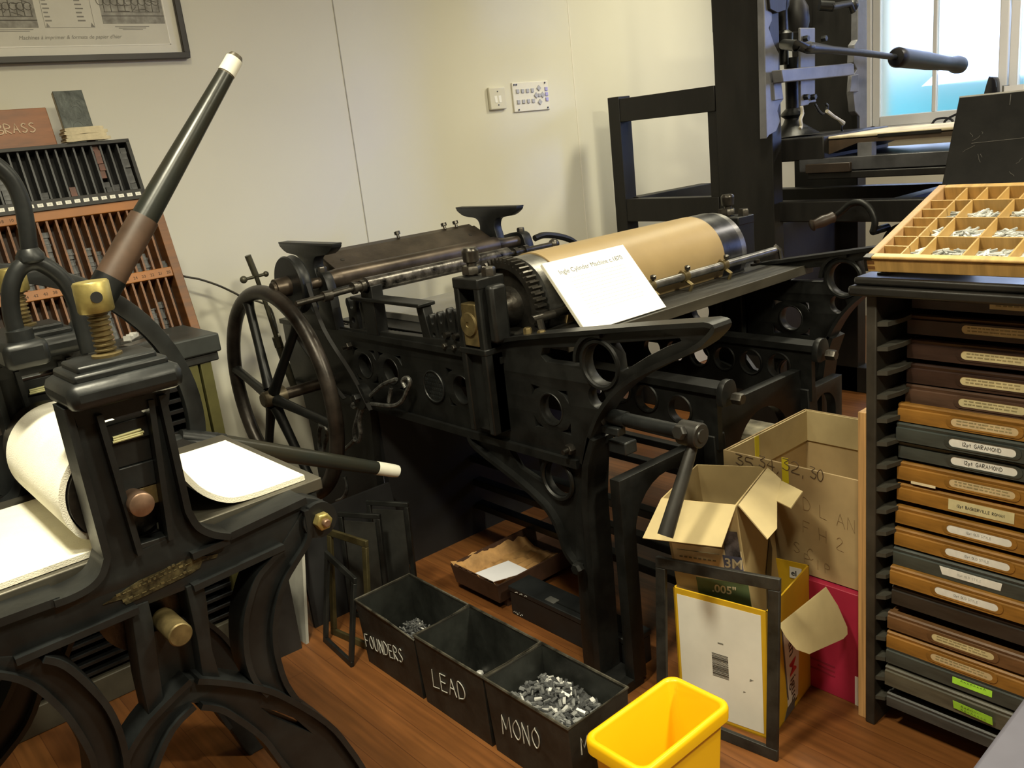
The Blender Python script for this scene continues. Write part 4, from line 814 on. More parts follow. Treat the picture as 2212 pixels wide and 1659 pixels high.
# column heads: moulded caps, screws with brass nuts, slide blocks, roller pin
RX, RZ, RR = .385, .980, .088
def head(dy):
    mb = MB(); mb.box(.311, .494, PY0 - .058 + dy, PY0 + .100 + dy, 1.160, 1.204); cp_ = mb.build('column_cap', PIRON, press, bev=.016)
    mb = MB(); mb.box(.328, .478, PY0 - .040 + dy, PY0 + .082 + dy, 1.200, 1.216); mb.build('cap_step', PIRON, cp_, bev=.005); mb = MB(); mb.box(.340, .466, PY0 - .026 + dy, PY0 + .068 + dy, 1.212, 1.226); mb.build('cap_step', PIRON, cp_, bev=.004)
    mb = MB(); mb.prism([(.322, PY0 - .006 + dy, 1.165), (.484, PY0 - .006 + dy, 1.165), (.474, PY0 - .006 + dy, 1.128), (.326, PY0 - .006 + dy, 1.128)], (0, .07, 0)); mb.build('neck', PIRON, press)
    sx, sy = .402, PY0 + .022 + dy
    mb = MB(); pf = [(0, .0), (0, .024), (.006, .024), (.008, .016)]
    z = .010
    while z < .072: pf += [(z, .0135), (z + .002, .0172), (z + .0045, .0172), (z + .0065, .0135)]; z += .0086
    pf += [(.090, .0150), (.090, 0)]
    mb.lathe((sx, sy, 1.224), (0, 0, 1), pf, 24); mb.build('pressure_screw', DBRASS, press)
    mb = MB(); mb.lathe((sx, sy, 1.300), (0, 0, 1), [(0, .016), (0, .0265), (.003, .0282), (.047, .0282), (.050, .026), (.050, 0)], 32); nt_ = mb.build('brass_nut', BRASS, press)
    hd = (V3((-.10, -1, 0))).normalized(); mb = MB(); mb.cyl(V3((sx, sy, 1.326)) + hd * .024, V3((sx, sy, 1.326)) + hd * .0287, .0092, n=18); mb.build('tommy_hole_disc', mat('hole_shade_black', (.006, .006, .006), .9), nt_)  # flat dark disc: the hole's shade is put into its colour
    y = PY0 + .022 + dy
    def sb(pts, m, nm, th=.03, yy=0): return MB().prism([(a, y + yy, b) for a, b in LY(pts)], (0, th, 0)).build(nm, m, press, bev=.002)
    sb([(226, 925), (326, 897), (333, 942), (238, 968)], PIRON, 'slide_block', yy=-.012); sb([(238, 968), (333, 942), (343, 994), (252, 1020)], IRON, 'slide_block', yy=-.006); sb([(252, 1020), (343, 994), (349, 1046), (266, 1072)], IRONB, 'slide_block', yy=-.010)
    sb([(266, 1072), (349, 1046), (356, 1088), (276, 1112)], DBRASS, 'brass_bearing', yy=-.008)
    sb([(286, 1182), (366, 1156), (368, 1166), (298, 1192)], IRONB, 'slide_block', yy=-.02); sb([(208, 905), (228, 899), (238, 966), (226, 968)], PIRON, 'slide_block', yy=.0)
    MB().prism([(a, y + .05, b) for a, b in LY([(280, 1108), (362, 1085), (372, 1170), (294, 1195)])], (0, .004, 0)).build('slot_shade_sheet', MATS['hole_shade_black'], press)  # black sheet in the empty slot, its colour standing for shade
    for k, (p, q) in enumerate((((247, 948), (308, 929)), ((248, 953), (314, 934)), ((247, 958), (312, 939)))):
        a, b = onY(*p, PY0 + .0 + dy * 0), onY(*q, PY0); a.y = b.y = PY0 + dy + .008; MB().tube([a, b], .0022, 6).build('packing_strip', mat('packing_card', (.62, .60, .30), .6, 0, .1), press)
    mb = MB(); mb.prism([(a, y + .0, b) for a, b in LY([(268, 855), (290, 848), (296, 893), (280, 902)])], (0, .01, 0)); mb.build('packing_card', mat('olive_card', (.10, .095, .03), .6, 0, .1), press)
    return
head(0); head(.56)
mb = MB(); mb.lathe((RX, PY0 - .040, RZ), (0, 1, 0), [(0, 0), (0, .018), (.002, .0205), (.03, .0205), (.03, .017), (.09, .017)], 30); mb.build('roller_pin', COPPER, press)
c = onY(391, 1372, PY0 - .050); mb = MB(); mb.lathe((c.x, PY0 - .050, c.z), (0, 1, 0), [(0, 0), (0, .019), (.002, .0212), (.085, .0212)], 30); mb.build('lower_roller_pin', DBRASS, press)
mb = MB(); mb.lathe((RX, PY0 + .06, RZ), (0, 1, 0), [(0, .02), (0, RR), (.49, RR), (.49, .02)], 56); mb.build('upper_roller', DSTEEL, press)
mb = MB(); mb.lathe((c.x - .01, PY0 + .06, .765), (0, 1, 0), [(0, .02), (0, .092), (.49, .092), (.49, .02)], 56); mb.build('lower_roller', DSTEEL, press)
BZ = .880
MB().box(-.62, .757, PY0 + .055, 2.045, BZ - .026, BZ).build('bed', mat('olive_steel', (.10, .092, .072), .42, .5, .15, 6, .05, 80), press, bev=.003)
mb = MB(); mb.box(-.62, .74, PY0 + .056, PY0 + .075, BZ - .05, BZ - .027); mb.box(-.62, .74, 2.02, 2.04, BZ - .05, BZ - .027); mb.build('bed_stiffener', IRONB, press)
cb_ = LY([(686, 1120)])[0]
for x in (cb_[0] - .045, ):
    mb = MB(); mb.lathe((x, PY0 + .055, BZ - .076), (0, 1, 0), [(0, .01), (0, .047), (.49, .047), (.49, .01)], 36); mb.build('support_roller', PIRON, press)
mb = MB(); mb.nut((cb_[0], PY0 - .012, cb_[1]), (0, -1, 0), .0185, .018); q = mb.build('brass_bolt', BRASS, press, bev=.002); MB().lathe((cb_[0], PY0 - .030, cb_[1]), (0, -1, 0), [(0, .008), (.008, .008), (.010, .006), (.010, 0)], 16).build('bolt_end', COPPER, q)
# star wheel with its levers on the far side
SY = 2.165
P = [onY(*q, SY) for q in ((40, 574), (130, 579), (215, 612), (300, 668), (375, 745), (425, 850), (445, 955))]
import numpy as np
A_ = np.array([[2 * p.x, 2 * p.z, 1] for p in P]); B_ = np.array([p.x ** 2 + p.z ** 2 for p in P]); s_ = np.linalg.lstsq(A_, B_, rcond=None)[0]
sc = V3((s_[0], SY, s_[1])); SR = math.sqrt(s_[2] + s_[0] ** 2 + s_[1] ** 2)
mb = MB(); mb.plate(circ((sc.x, sc.z), SR, 80), [circ((sc.x, sc.z), SR - .042, 80)], .022, lambda v: V3((v.x, SY + v.z, v.y)), .003); mb.build('wheel_ring', PIRON, press)
l1a, l1b = onY(232, 612, SY - .02), onY(512, 118, SY - .02); l2b = onY(858, 1018, SY - .02)
LEV = mat('lever_paint', (.014, .018, .0165), .30, 0, .35, 5, .05, 40, color2=(.024, .021, .013))
TAPE = mat('white_tape', (.74, .73, .64), .5, 0, .03, 12)
def lever(p0, p1, r0, r1, worn):
    d = (p1 - p0).normalized(); mb = MB(); L_ = (p1 - p0).length
    mb.lathe(p0, d, [(0, r0), (L_ * .5, (r0 + r1) / 2), (L_ - .06, r1)], 28); lv = mb.build('lever', LEV, press)
    MB().lathe(p0 + d * (L_ - (.056 if worn else .076)), d, [(0, r1), (.0, r1 + .0008), (.042, r1 + .0004)] + ([] if worn else [(.060, r1), (.076, r1 * .93), (.0765, 0)]), 28, cap=False).build('tape_band', TAPE, lv)
    if not worn: p1 = p1 - d * .05
    if worn: MB().lathe(p0 + d * (L_ - .076), d, [(0, r1 - .0005), (.064, r1 - .001), (.073, r1 * .75), (.075, 0)], 28).build('lever_end', mat('worn_lever_end', (.10, .085, .06), .4, .2, .2), lv)
    if worn: MB().lathe(p0 + d * .015, d, [(0, r0 + .0006), (.16, r0 * .97 + .0006)], 28, cap=False).build('worn_patch', mat('bare_brown_wood', (.075, .045, .030), .45, 0, .3, 8), lv)
    MB().lathe(p0 - d * .10, d, [(0, .02), (0, r0 * .8), (.06, r0 * 1.02), (.115, r0 * 1.08), (.115, r0)], 24).build('lever_socket', PIRON, press)
lever(l1a, l1b, .034, .0205, True)
h2 = V3((sc.x, SY - .02, sc.z)); l2a = onY(470, 958, SY - .02); lever(l2a, l2b, .026, .0195, False)
for k in range(3):
    a_ = math.radians(150 + k * 55); mb = MB(); mb.tube([(sc.x, SY, sc.z), (sc.x + math.cos(a_) * SR, SY, sc.z + math.sin(a_) * SR)], .022, 10); mb.build('wheel_spoke', PIRON, press)
MB().lathe((sc.x, SY - .05, sc.z), (0, 1, 0), [(0, .05), (.0, .075), (.10, .075), (.10, .03)], 30).build('wheel_hub', PIRON, press)
mb = MB()
for q in (l1a, l2a): mb.tube([(sc.x, SY - .01, sc.z), q], [.04, .030], 12)
mb.build('wheel_arm', PIRON, press)
# bent lifting rod on its arched yoke
GY = 1.86; G = lambda *q: [onY(*p, GY) for p in q]
mb = MB(); mb.tube(smooth_pts(G((-60, 330), (-15, 352), (22, 385), (45, 430), (56, 480), (64, 545)), 5), .0155, 12); yk = mb.build('lifting_rod', PIRON, press)
c = G((65, 553))[0]; MB().lathe(c - V3((0, 0, .012)), (0, 0, 1), [(0, .022), (.004, .026), (.014, .026), (.026, .018)], 8).build('collar', PIRON, yk)
mb = MB(); mb.tube(smooth_pts(G((36, 722), (24, 670), (24, 620), (42, 580), (72, 566), (105, 578), (138, 606), (162, 650), (176, 700), (192, 760)), 5), [.016] * 46, 12)
mb.build('yoke', PIRON, press)
c = G((43, 724))[0]; MB().lathe(c - V3((0, 0, .012)), (0, 0, 1), [(0, .024), (.022, .024), (.026, .016)], 20).build('yoke_foot', PIRON, press)
c2 = G((43, 735))[0]; MB().box(c2.x - .04, c2.x + .04, GY - .04, GY + .22, c2.z - .05, c2.z).build('bridge_block', PIRON, press, bev=.012)
c3 = G((190, 770))[0]; MB().box(c3.x - .03, c3.x + .03, GY - .03, GY + .03, c3.z - .1, c3.z).build('bridge_block', PIRON, press, bev=.006)
# felt blanket: flat on the bed, folded back up and over the upper roller, lying down again at right
pr = [(-.60, BZ + .0065), (.0, BZ + .0065), (.20, BZ + .007), (.30, BZ + .007), (.335, BZ + .009), (.350, BZ + .017), (.343, BZ + .027), (.322, BZ + .036)]
pr += [(RX + (RR + .008) * math.cos(math.radians(a_)), RZ + (RR + .008) * math.sin(math.radians(a_))) for a_ in range(215, 20, -13)]
pr += [(.497, RZ - .012), (.525, BZ + .045), (.565, BZ + .016), (.61, BZ + .0075), (.68, BZ + .0065), (.727, BZ + .0065)]
mb = MB(); mb.strip([V3((a, PY0 + .068, b)) for a, b in sm2(pr, 4)], (0, .385, 0), .0105)
tag(mb.build('felt_blanket', FELT, angle=60), 'thick white felt blanket folded over the roller of the black etching press', 'felt blanket')
# ================================================================ GALLEY CABINET BEHIND THE PRESS
GF, GXR = 2.63, .985
gb = onY(468, 717, GF); GZ = gb.z; GXR = gb.x - .03
GD = 3.06
GREY = mat('grey_green_paint', (.034, .039, .038), .45, 0, .2, 6, .08, 50)
OLIVE = mat('olive_post', (.095, .090, .028), .5, 0, .2, 8)
gal = thing('galley_cabinet', 'low dark grey cabinet of thin metal galley trays against the wall, behind the etching press', 'cabinet', (.3, 2.85, 0))
MB().box(-.75, GXR + .03, GF - .015, GD - .16, GZ - .058, GZ).build('top', GREY, gal, bev=.006); MB().box(-.75, GXR + .0, GD - .15, GD + .12, GZ - .10, GZ - .075).build('rear_ledge', GREY, gal)
MB().box(-.74, GXR + .02, GF - .005, GD - .16, GZ - .085, GZ - .058).build('frieze', mat('dark_grey_frieze', (.028, .030, .030), .45, 0, .2), gal, bev=.004)
MB().box(GXR - .02, GXR, GF + .02, GD, .0, GZ - .102).build('side_panel', GREY, gal)
MB().box(-.74, -.72, GF + .02, GD, .0, GZ - .102).build('side_panel', GREY, gal)
MB().box(-.72, GXR - .02, GD - .02, GD, .07, GZ - .102).build('back_panel', IRON, gal)
for x in (GXR - .006, GXR - .048): MB().box(x - .034, x, GF, GF + .03, .09, GZ - .085).build('olive_post', OLIVE, gal, bev=.002)
for x in (.40, -.15): MB().box(x - .03, x, GF + .005, GF + .035, .09, GZ - .085).build('dark_post', GREY, gal, bev=.002)
MB().box(-.74, GXR, GF + .002, GF + .03, 0, .085).build('plinth', mat('olive_plinth', (.075, .068, .050), .5, 0, .2), gal, bev=.003)
TRAY = mat('galley_metal', (.055, .058, .062), .32, .7, .3, 12, .05, 80)
def tray(x0, x1, z):
    mb = MB(); y0 = GF + .012; mb.box(x0, x1, y0, GD - .03, z, z + .002); mb.hexa([(x0, y0, z), (x1, y0, z), (x1, y0 + .006, z), (x0, y0 + .006, z), (x0, y0 - .004, z + .011), (x1, y0 - .004, z + .011), (x1, y0 + .001, z + .012), (x0, y0 + .001, z + .012)]); return mb
first = None; z = .10
while z < GZ - .12:
    for x0, x1 in ((.405, GXR - .085), (-.145, .365)):
        if first is None: first = tag(tray(x0, x1, z).build('galley_tray', TRAY), 'thin metal galley tray in a slot of the low grey cabinet', 'galley tray', 'galley trays in the cabinet'); fz, fx, fw2 = z, (x0 + x1) / 2, x1 - x0
        else:
            o = dup(first, first.location + V3(((x0 + x1) / 2 - fx, 0, z - fz)))
            o.scale = ((x1 - x0) / fw2, 1, 1)
    z += .0335
# ================================================================ TWO CASES OF LEADS STANDING ON IT
AL = math.radians(17); vU = V3((0, math.sin(AL), math.cos(AL))); vN = V3((0, -math.cos(AL), math.sin(AL)))
def onP(x, y, p0, n): d = ray(x, y); return EYE + d * ((p0 - EYE).dot(n) / d.dot(n))
def mkcase(p0, pr_b, pr_t):
    b, t = onP(*pr_b, p0, vN), onP(*pr_t, p0, vN); return b, (t - b).dot(vU)
LC = GD - .10
P0 = V3((0, LC, GZ - .07))
ob, H1 = mkcase(P0, (416, 703), (363, 446))
H1 += (ob.z - (GZ - .07)) / vU.z + .030; ob.z = GZ - .07; ob.y = LC
def cpt(o, u_, v_, w_): return o + V3((-1, 0, 0)) * u_ + vU * v_ + vN * w_
def cbx(mb, o, u0, u1, v0, v1, w0, w1): return mb.obox(cpt(o, u0, v0, w0), V3((-(u1 - u0), 0, 0)), vU * (v1 - v0), vN * (w1 - w0))
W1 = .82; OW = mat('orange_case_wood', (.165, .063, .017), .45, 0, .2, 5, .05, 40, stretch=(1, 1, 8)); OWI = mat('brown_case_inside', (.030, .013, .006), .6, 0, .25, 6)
OB = mat('orange_label_rail', (.28, .105, .022), .45, 0, .12, 6)
lo = thing('lead_case', 'orange wooden rack of narrow numbered slots of grey leads, at left by the wall', 'type rack', (ob.x - .4, ob.y, ob.z))
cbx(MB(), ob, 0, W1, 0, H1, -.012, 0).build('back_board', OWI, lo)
cbx(MB(), ob, 0, .030, 0, H1, 0, .062).build('side_rail', OW, lo, bev=.002); cbx(MB(), ob, W1 - .03, W1, 0, H1, 0, .062).build('side_rail', OW, lo)
cbx(MB(), ob, .03, W1 - .03, 0, .02, 0, .062).build('bottom_rail', OW, lo)
hb = (onP(392, 592, P0 + vN * .06, vN) - ob).dot(vU)
for v_ in (hb, H1 - .040): cbx(MB(), ob, .03, W1 - .03, v_, v_ + .032, 0, .060).build('label_rail', OB, lo, bev=.002)
PITCH = .0272
cols = [.030 + PITCH * k for k in range(28)]
for k, u_ in enumerate(cols[1:], 1):
    for v0, v1 in ((.02, hb), (hb + .032, H1 - .04)): cbx(MB(), ob, u_ - .0032, u_ + .0032, v0, v1, 0, .056).build('divider', OW, lo)
nums = ['20', '21', '22', '23', '24', '25', '26', '28', '30', '32', '34', '35', '36', '38', '40', '42', '44', '46', '48', '50', '52', '54', '56', '58', '60']
tops = ['', '', '', '', '', '', '', '', '', '', '', '', '', '14', '15', '10', '18', '17', '16', '8', '7', '6', '5', '4']
mb = MB()
for k in range(24):
    for v_, s_ in ((hb + .010, nums[k]), (H1 - .030, tops[k])):
        if s_: c = cpt(ob, cols[k] + PITCH / 2, v_, .0603); mb.text(s_, .0135, lambda v: c + V3((v.x, 0, 0)) + vU * v.y + vN * v.z, .0003)
mb.build('slot_number', mat('stamped_black', (.045, .02, .008), .7), lo)
# leads stacked in the slots
LG = mat('grey_lead', (.075, .077, .080), .45, .4, .3, 30, .1, 120); LG2 = mat('dark_grey_lead', (.042, .043, .045), .45, .4, .3, 30, .1, 120)
rnd = random.Random(21); lead_proto = {}
def leadpile(o, u_, v0, n, wd, m, grp, lab, tmin=.004, tmax=.02, depth=.03, cat='lead strip', w0=.004):
    v_ = v0
    for k in range(n):
        h = rnd.uniform(tmin, tmax); key = (m.name, round(h * 400), round(wd * 100))
        if key not in lead_proto:
            hh = round(h * 400) / 400; mb = MB(); mb.obox((0, 0, 0), V3((-wd, 0, 0)), vU * (hh - .0006), vN * depth); q = mb.build('lead_strip', m); lead_proto[key] = (q.data, hh); bpy.data.objects.remove(q)
        me, hh = lead_proto[key]; ob_ = bpy.data.objects.new('lead_strip', me); COL.objects.link(ob_); me_lo = min((v.co.z for v in me.vertices))
        c = cpt(o, u_ + wd / 2 + rnd.uniform(-.002, .002), v_ + hh / 2, w0 + depth / 2 + rnd.uniform(0, .008)); zc = sum((v.co.z for v in me.vertices)) / 8; yc = sum((v.co.y for v in me.vertices)) / 8; xc = sum((v.co.x for v in me.vertices)) / 8
        ob_.location = c - V3((xc, yc, zc)); tag(ob_, lab, cat, grp); v_ += hh
LAB = 'grey metal lead strip stacked in a slot of the orange wooden rack'; GRP = 'leads in the orange rack'
for k, n, v0, m in ((2, 10, .022, LG2), (3, 11, .022, LG), (4, 6, .022, LG2), (8, 9, .022, LG), (9, 8, .022, LG2), (11, 9, .022, LG2), (14, 8, .022, LG), (15, 7, .022, LG2), (0, 2, hb + .034, LG2), (2, 5, hb + .034, LG), (3, 2, hb + .034, LG2), (4, 3, hb + .034, LG2), (5, 8, hb + .034, LG2), (7, 10, hb + .034, LG2), (8, 9, hb + .034, LG), (10, 9, hb + .034, LG), (12, 13, hb + .034, LG)):
    leadpile(ob, cols[k] + .0045, v0, min(n, int((hb - .04) / .0125)), PITCH - .009, m, GRP, LAB)
for k in (14, 15, 16, 17): leadpile(ob, cols[k] + .0045, hb + .034, 3, PITCH - .009, LG, GRP, LAB)
# upper black rack
P1 = P0 + vN * .062
o2 = onP(318, 428, P1, vN); t2 = onP(295, 302, P1, vN); H2 = (t2 - o2).dot(vU); W2 = .74
rk = thing('lead_rack', 'black wooden rack of narrow slots with white labels, above the orange rack', 'type rack', (o2.x - .4, o2.y, o2.z))
BKW = mat('black_rack_wood', (.012, .011, .010), .55, 0, .3, 7)
cbx(MB(), o2, 0, W2, 0, H2, -.058, -.050).build('back_board', mat('rack_inside', (.008, .008, .008), .8), rk)
cbx(MB(), o2, 0, .012, 0, H2, -.05, .004).build('side_rail', BKW, rk, bev=.001); cbx(MB(), o2, W2 - .012, W2, 0, H2, -.05, .004).build('side_rail', BKW, rk)
cbx(MB(), o2, 0, W2, H2 - .006, H2 + .006, -.125, .004).build('top_rail', BKW, rk, bev=.001); cbx(MB(), o2, 0, W2, 0, .034, -.05, .004).build('bottom_rail', BKW, rk, bev=.001)
PT = .0272; DVD = mat('grey_divider', (.060, .062, .064), .5, .2, .2, 10)
LW = mat('slot_label_white', (.75, .74, .68), .6, 0, .05, 30)
for k in range(1, 27): cbx(MB(), o2, .012 + PT * k - .0028, .012 + PT * k + .0028, .034, H2 - .006, -.05, -.006).build('divider', DVD, rk)
for k in range(26):
    lb = cbx(MB(), o2, .012 + PT * k + .005, .012 + PT * k + .022, .012, .023, .0042, .0047).build('slot_label', LW, rk); mb = MB()
    for q in range(2): cbx(mb, o2, .012 + PT * k + .010 + q * .004, .012 + PT * k + .012 + q * .004, .015, .020, .0047, .0051)
    mb.build('number', GREYINK, lb)
RW = mat('red_wood_block', (.12, .045, .028), .55, 0, .3, 10)
leadpile(o2, .012 + PT * 3 + .0045, .036, 2, PT - .009, LG2, 'pieces in the black rack', 'grey metal piece under the red wooden blocks of the black rack', .015, .02, .03, w0=-.045)
leadpile(o2, .012 + PT * 3 + .0045, .085, 6, PT - .009, RW, 'red blocks in the black rack', 'small reddish wooden block stacked in a slot of the black rack', .016, .03, .03, 'wood block', w0=-.045)
leadpile(o2, .012 + PT * 0 + .0045, .036, 6, PT - .009, LG, 'grey blocks in the last slot of the black rack', 'grey metal block in the right end slot of the black rack', .018, .03, .03, w0=-.045)
leadpile(o2, .012 + PT * 2 + .0045, .036, 2, PT - .009, LG2, 'pieces low in the black rack', 'small dark piece lying in the foot of a slot of the black rack', .008, .018, .03, w0=-.045)
leadpile(o2, .012 + PT * 7 + .0045, .036, 1, PT - .009, RW, None, 'single reddish wooden block standing in a middle slot of the black rack', .03, .032, .03, 'wood block', w0=-.04)
leadpile(o2, .012 + PT * 10 + .0045, .036, 2, PT - .009, LG2, 'pieces low in the black rack', 'small dark piece lying in the foot of a slot of the black rack', .008, .018, .03, w0=-.045)
leadpile(o2, .012 + PT * 14 + .0045, .036, 7, PT - .009, LG, 'grey blocks in a left slot of the black rack', 'grey metal block stacked in a left slot of the black rack, beside the lifting rod', .012, .02, .03, w0=-.045)
# ---- things standing on the rack
ST = o2 + vU * (H2 + .007)
def px2(x, y, off): return onP(x, y, ST + vN * off, vN)
a, b, c = px2(125, 312, -.030), px2(108, 224, -.030), px2(0, 322, -.030)
hgt = (b - a).dot(vU); base_ = V3((a.x, ST.y - .030 * vN.y, ST.z - .03 * vN.z))
t = thing('marked_box', 'brown wooden box lettered in chalk, leaning on the wall above the black rack', 'box', base_)
MB().obox(base_, V3((-.30, 0, 0)), vU * hgt, -vN * .055).build('box', mat('brown_box_wood', (.23, .09, .035), .5, 0, .2, 5, .05, 40, stretch=(1, 1, 6)), t, bev=.003)
lp = px2(78, 285, -.029); mb = MB(); hh = .030; wd = handw('BRASS', hh); sx = lp.x - wd + .006
pv = (lp - base_).dot(vU)
hand(mb, 'BRASS', hh, lambda q, r_: V3((sx + q, 0, 0)) + V3((0, base_.y, base_.z)) + vU * (pv + r_) + vN * .0008, .0025, seed=3); mb.build('lettering', mat('chalk_on_wood', (.55, .42, .30), .9, 0, .1), t)
a, b, c = px2(208, 286, -.094), px2(183, 190, -.094), px2(145, 290, -.094)
bs = V3((a.x - .004, ST.y + .094 * math.cos(AL), ST.z - .094 * vN.z)); bw_, bh_ = a.x - c.x, (b - a).dot(vU) + .055
t = thing('printing_block', 'grey green carved printing block leaning upright behind the folded cloth', 'printing block', bs)
MB().obox(bs, V3((-bw_, 0, 0)), vU * bh_, -vN * .018).build('block', mat('cream_block_side', (.42, .36, .25), .6, 0, .15), t, bev=.001)
fc = MB().obox(bs + vN * .0002, V3((-bw_, 0, 0)), vU * bh_, vN * .003).build('engraved_face', mat('grey_green_metal', (.075, .085, .078), .42, .3, .25, 16, .4, 40), t, bev=.001)
mb = MB(); rnd2 = random.Random(8)
for k in range(9):
    u_, v_ = rnd2.uniform(.15, .7) * bw_, rnd2.uniform(.15, .8) * bh_; r_ = rnd2.uniform(.010, .026)
    mb.tube([bs + V3((-min(bw_ * .95, max(.003, u_ + r_ * math.cos(q * .5) * .8)), 0, 0)) + vU * min(bh_ * .97, max(.004, v_ + r_ * math.sin(q * .5))) + vN * .0032 for q in range(2 + rnd2.randrange(5, 10))], .0013, 5)
mb.build('relief', mat('relief_grey', (.105, .115, .108), .4, .3, .2), fc)
ca_ = px2(140, 300, 0); cb2 = px2(231, 292, 0); cx0, cx1 = ca_.x + .004, cb2.x
t = thing('cloth_bundle', 'folded cream cloth bundle lying on top of the black rack', 'cloth', (cx0 * .5 + cx1 * .5, ST.y, ST.z))
CL = mat('cream_cloth', (.55, .48, .33), .9, 0, .12, 25, .2, 120)
for k in range(4):
    x0, x1 = cx0 + .004 * (k % 2), cx1 - .008 * (k % 2) - .002 * k; z = ST.z + .003 + k * .0108; y0, y1 = ST.y - .012 + .002 * k, ST.y + .050
    pf = smooth_pts([V3((x0, 0, z)), V3(((x0 + x1) / 2, 0, z + .002 * (-1) ** k)), V3((x1, 0, z)), V3((x1 + .005, 0, z + .006)), V3((x1, 0, z + .0106)), V3(((x0 + x1) / 2, 0, z + .0112)), V3((x0, 0, z + .0106)), V3((x0 - .004, 0, z + .006))], 3, True)
    mb = MB(); mb.prism([V3((p.x, y0, p.z)) for p in pf], (0, y1 - y0, 0)); mb.build('fold', CL, t)
# cable from the rack to the machine, small things on the cabinet top
mb = MB(); mb.tube(smooth_pts([onY(*q, 3.30) for q in ((385, 592), (402, 598), (430, 603), (470, 616), (505, 632), (530, 645), (560, 652), (585, 668), (600, 720))], 5), .0045, 6)
tag(mb.build('wall_cable', mat('dark_cable', (.05, .045, .032), .6)), 'thin dark cable sagging along the wall between the rack and the flywheel', 'cable')
a, b = onZ(284, 735, GZ + .012), onZ(322, 712, GZ + .012)
t = thing('composing_stick', 'small steel composing stick with bright type, on the grey cabinet top', 'composing stick', (a + b) / 2)
d = (b - a).normalized(); n_ = V3((-d.y, d.x, 0)); MB().obox(a - V3((0, 0, .011)), d * (b - a).length, n_ * .035, V3((0, 0, .010))).build('stick', STEEL, t, bev=.001)
mb = MB()
for k in range(8): mb.obox(a + d * (.006 + .009 * k) + n_ * .004 + V3((0, 0, -.001)), d * .0075, n_ * .022, V3((0, 0, .010 + .004 * (k % 3 == 0))))
mb.build('set_type', LEADB, t)
q = onY(343, 757, GF - .006); MB().box(q.x - .016, q.x + .016, GF - .010, GF - .004, q.z - .016, q.z + .016).build('brass_plate', mat('yellow_brass_plate', (.40, .26, .07), .45, .4, .15), gal, bev=.001)
q = onZ(322, 741, GZ); tag(MB().obox((q.x - .06, q.y - .01, GZ), (.14, .06, 0), (-.02, .04, 0), (0, 0, .006)).build('steel_rule', STEEL), 'flat grey steel rule lying on the cabinet top by the composing stick', 'ruler')
# ================================================================ THREE TIN BINS OF TYPE
BX0, BX1, BH = 1.105, 1.305, .213
def walls(tops, bots, th):               # open box: four walls and a bottom as one folded sheet with thickness
    mb = MB(); n = len(tops); ct = sum((V3(p) for p in tops), V3()) / n; cb = sum((V3(p) for p in bots), V3()) / n
    def ins(p, c, z): p = V3(p); d = V3((c.x - p.x, c.y - p.y, 0)); d.normalize(); return V3((p.x + d.x * th * 1.41, p.y + d.y * th * 1.41, p.z + z))
    T = [mb.bm.verts.new(p) for p in tops]; B = [mb.bm.verts.new(p) for p in bots]; TI = [mb.bm.verts.new(ins(p, ct, 0)) for p in tops]; BI = [mb.bm.verts.new(ins(p, cb, th)) for p in bots]
    for i in range(n):
        j = (i + 1) % n; mb.face([B[i], B[j], T[j], T[i]]); mb.face([BI[j], BI[i], TI[i], TI[j]]); mb.face([T[i], T[j], TI[j], TI[i]])
    mb.face(B[::-1]); mb.face(BI); return mb
def bin_(y0, y1, label, word, wpx, seed, dent=False):
    t = thing('type_bin', label, 'bin', ((BX0 + BX1) / 2, (y0 + y1) / 2, 0))
    tp = [(BX0, y0, BH), (BX1, y0, BH), (BX1, y1, BH), (BX0, y1, BH)]; bt = [(BX0 + .008, y0 + .006, 0), (BX1 - .008, y0 + .006, 0), (BX1 - .008, y1 - .006, 0), (BX0 + .008, y1 - .006, 0)]
    if dent: tp = [(BX0 + .004, y0 + .004, BH - .020), (BX1, y0, BH), (BX1, y1, BH), (BX0, y1, BH), (BX0 - .004, y0 + .13, BH - .002)]; bt = bt + [(BX0 + .008, y0 + .13, 0)]
    b = walls(tp, bt, .003).build('tin_body', RUSTBLK, t, angle=30)
    mb = MB(); mb.tube([V3(p) + V3((0, 0, .001)) for p in tp], .0042, 6, True); mb.build('rolled_rim', mat('worn_rim', (.085, .078, .060), .5, .35, .4, 25, .2, 120), t)
    i_ = MB()
    ip = [(p[0] + (.0042 if p[0] < 1.2 else -.0042), p[1] + (.0042 if p[1] < (y0 + y1) / 2 else -.0042), p[2] - .004) for p in tp if not (dent and p == tp[-1])]
    ib = [(p[0] + (.0042 if p[0] < 1.2 else -.0042), p[1] + (.0042 if p[1] < (y0 + y1) / 2 else -.0042), .006) for p in bt if not (dent and p == bt[-1])]
    for k in range(4): i_.prism([ip[k], ip[(k + 1) % 4], ib[(k + 1) % 4], ib[k]], (0, 0, 0)) if False else i_.face([i_.bm.verts.new(q) for q in (ip[k], ip[(k + 1) % 4], ib[(k + 1) % 4], ib[k])])
    i_.face([i_.bm.verts.new(q) for q in ib]); i_.build('inside', RUSTIN, t)
    (p, q, h) = wpx; a, e = onX(*p, BX0 + .002), onX(*q, BX0 + .002); L_ = a.y - e.y; wd = handw(word, h); k = L_ / (wd - .2 * h); sl = (e.z - a.z) / L_
    mb = MB(); hand(mb, word, h, lambda u_, v_: V3((BX0 + .0035 - .004 * (1 - (a.z + v_) / BH) * 0 - .0025, a.y - u_ * k, a.z + v_ + sl * u_ * k)), .0014, seed=seed); mb.build('chalk_lettering', CHALK, t)
    return t
bin_(1.890, 2.192, 'black tin bin chalked FOUNDERS, furthest left of the row, with a few thin slugs inside', 'FOUNDERS', ((792, 1396), (872, 1432), .044), 1, True)
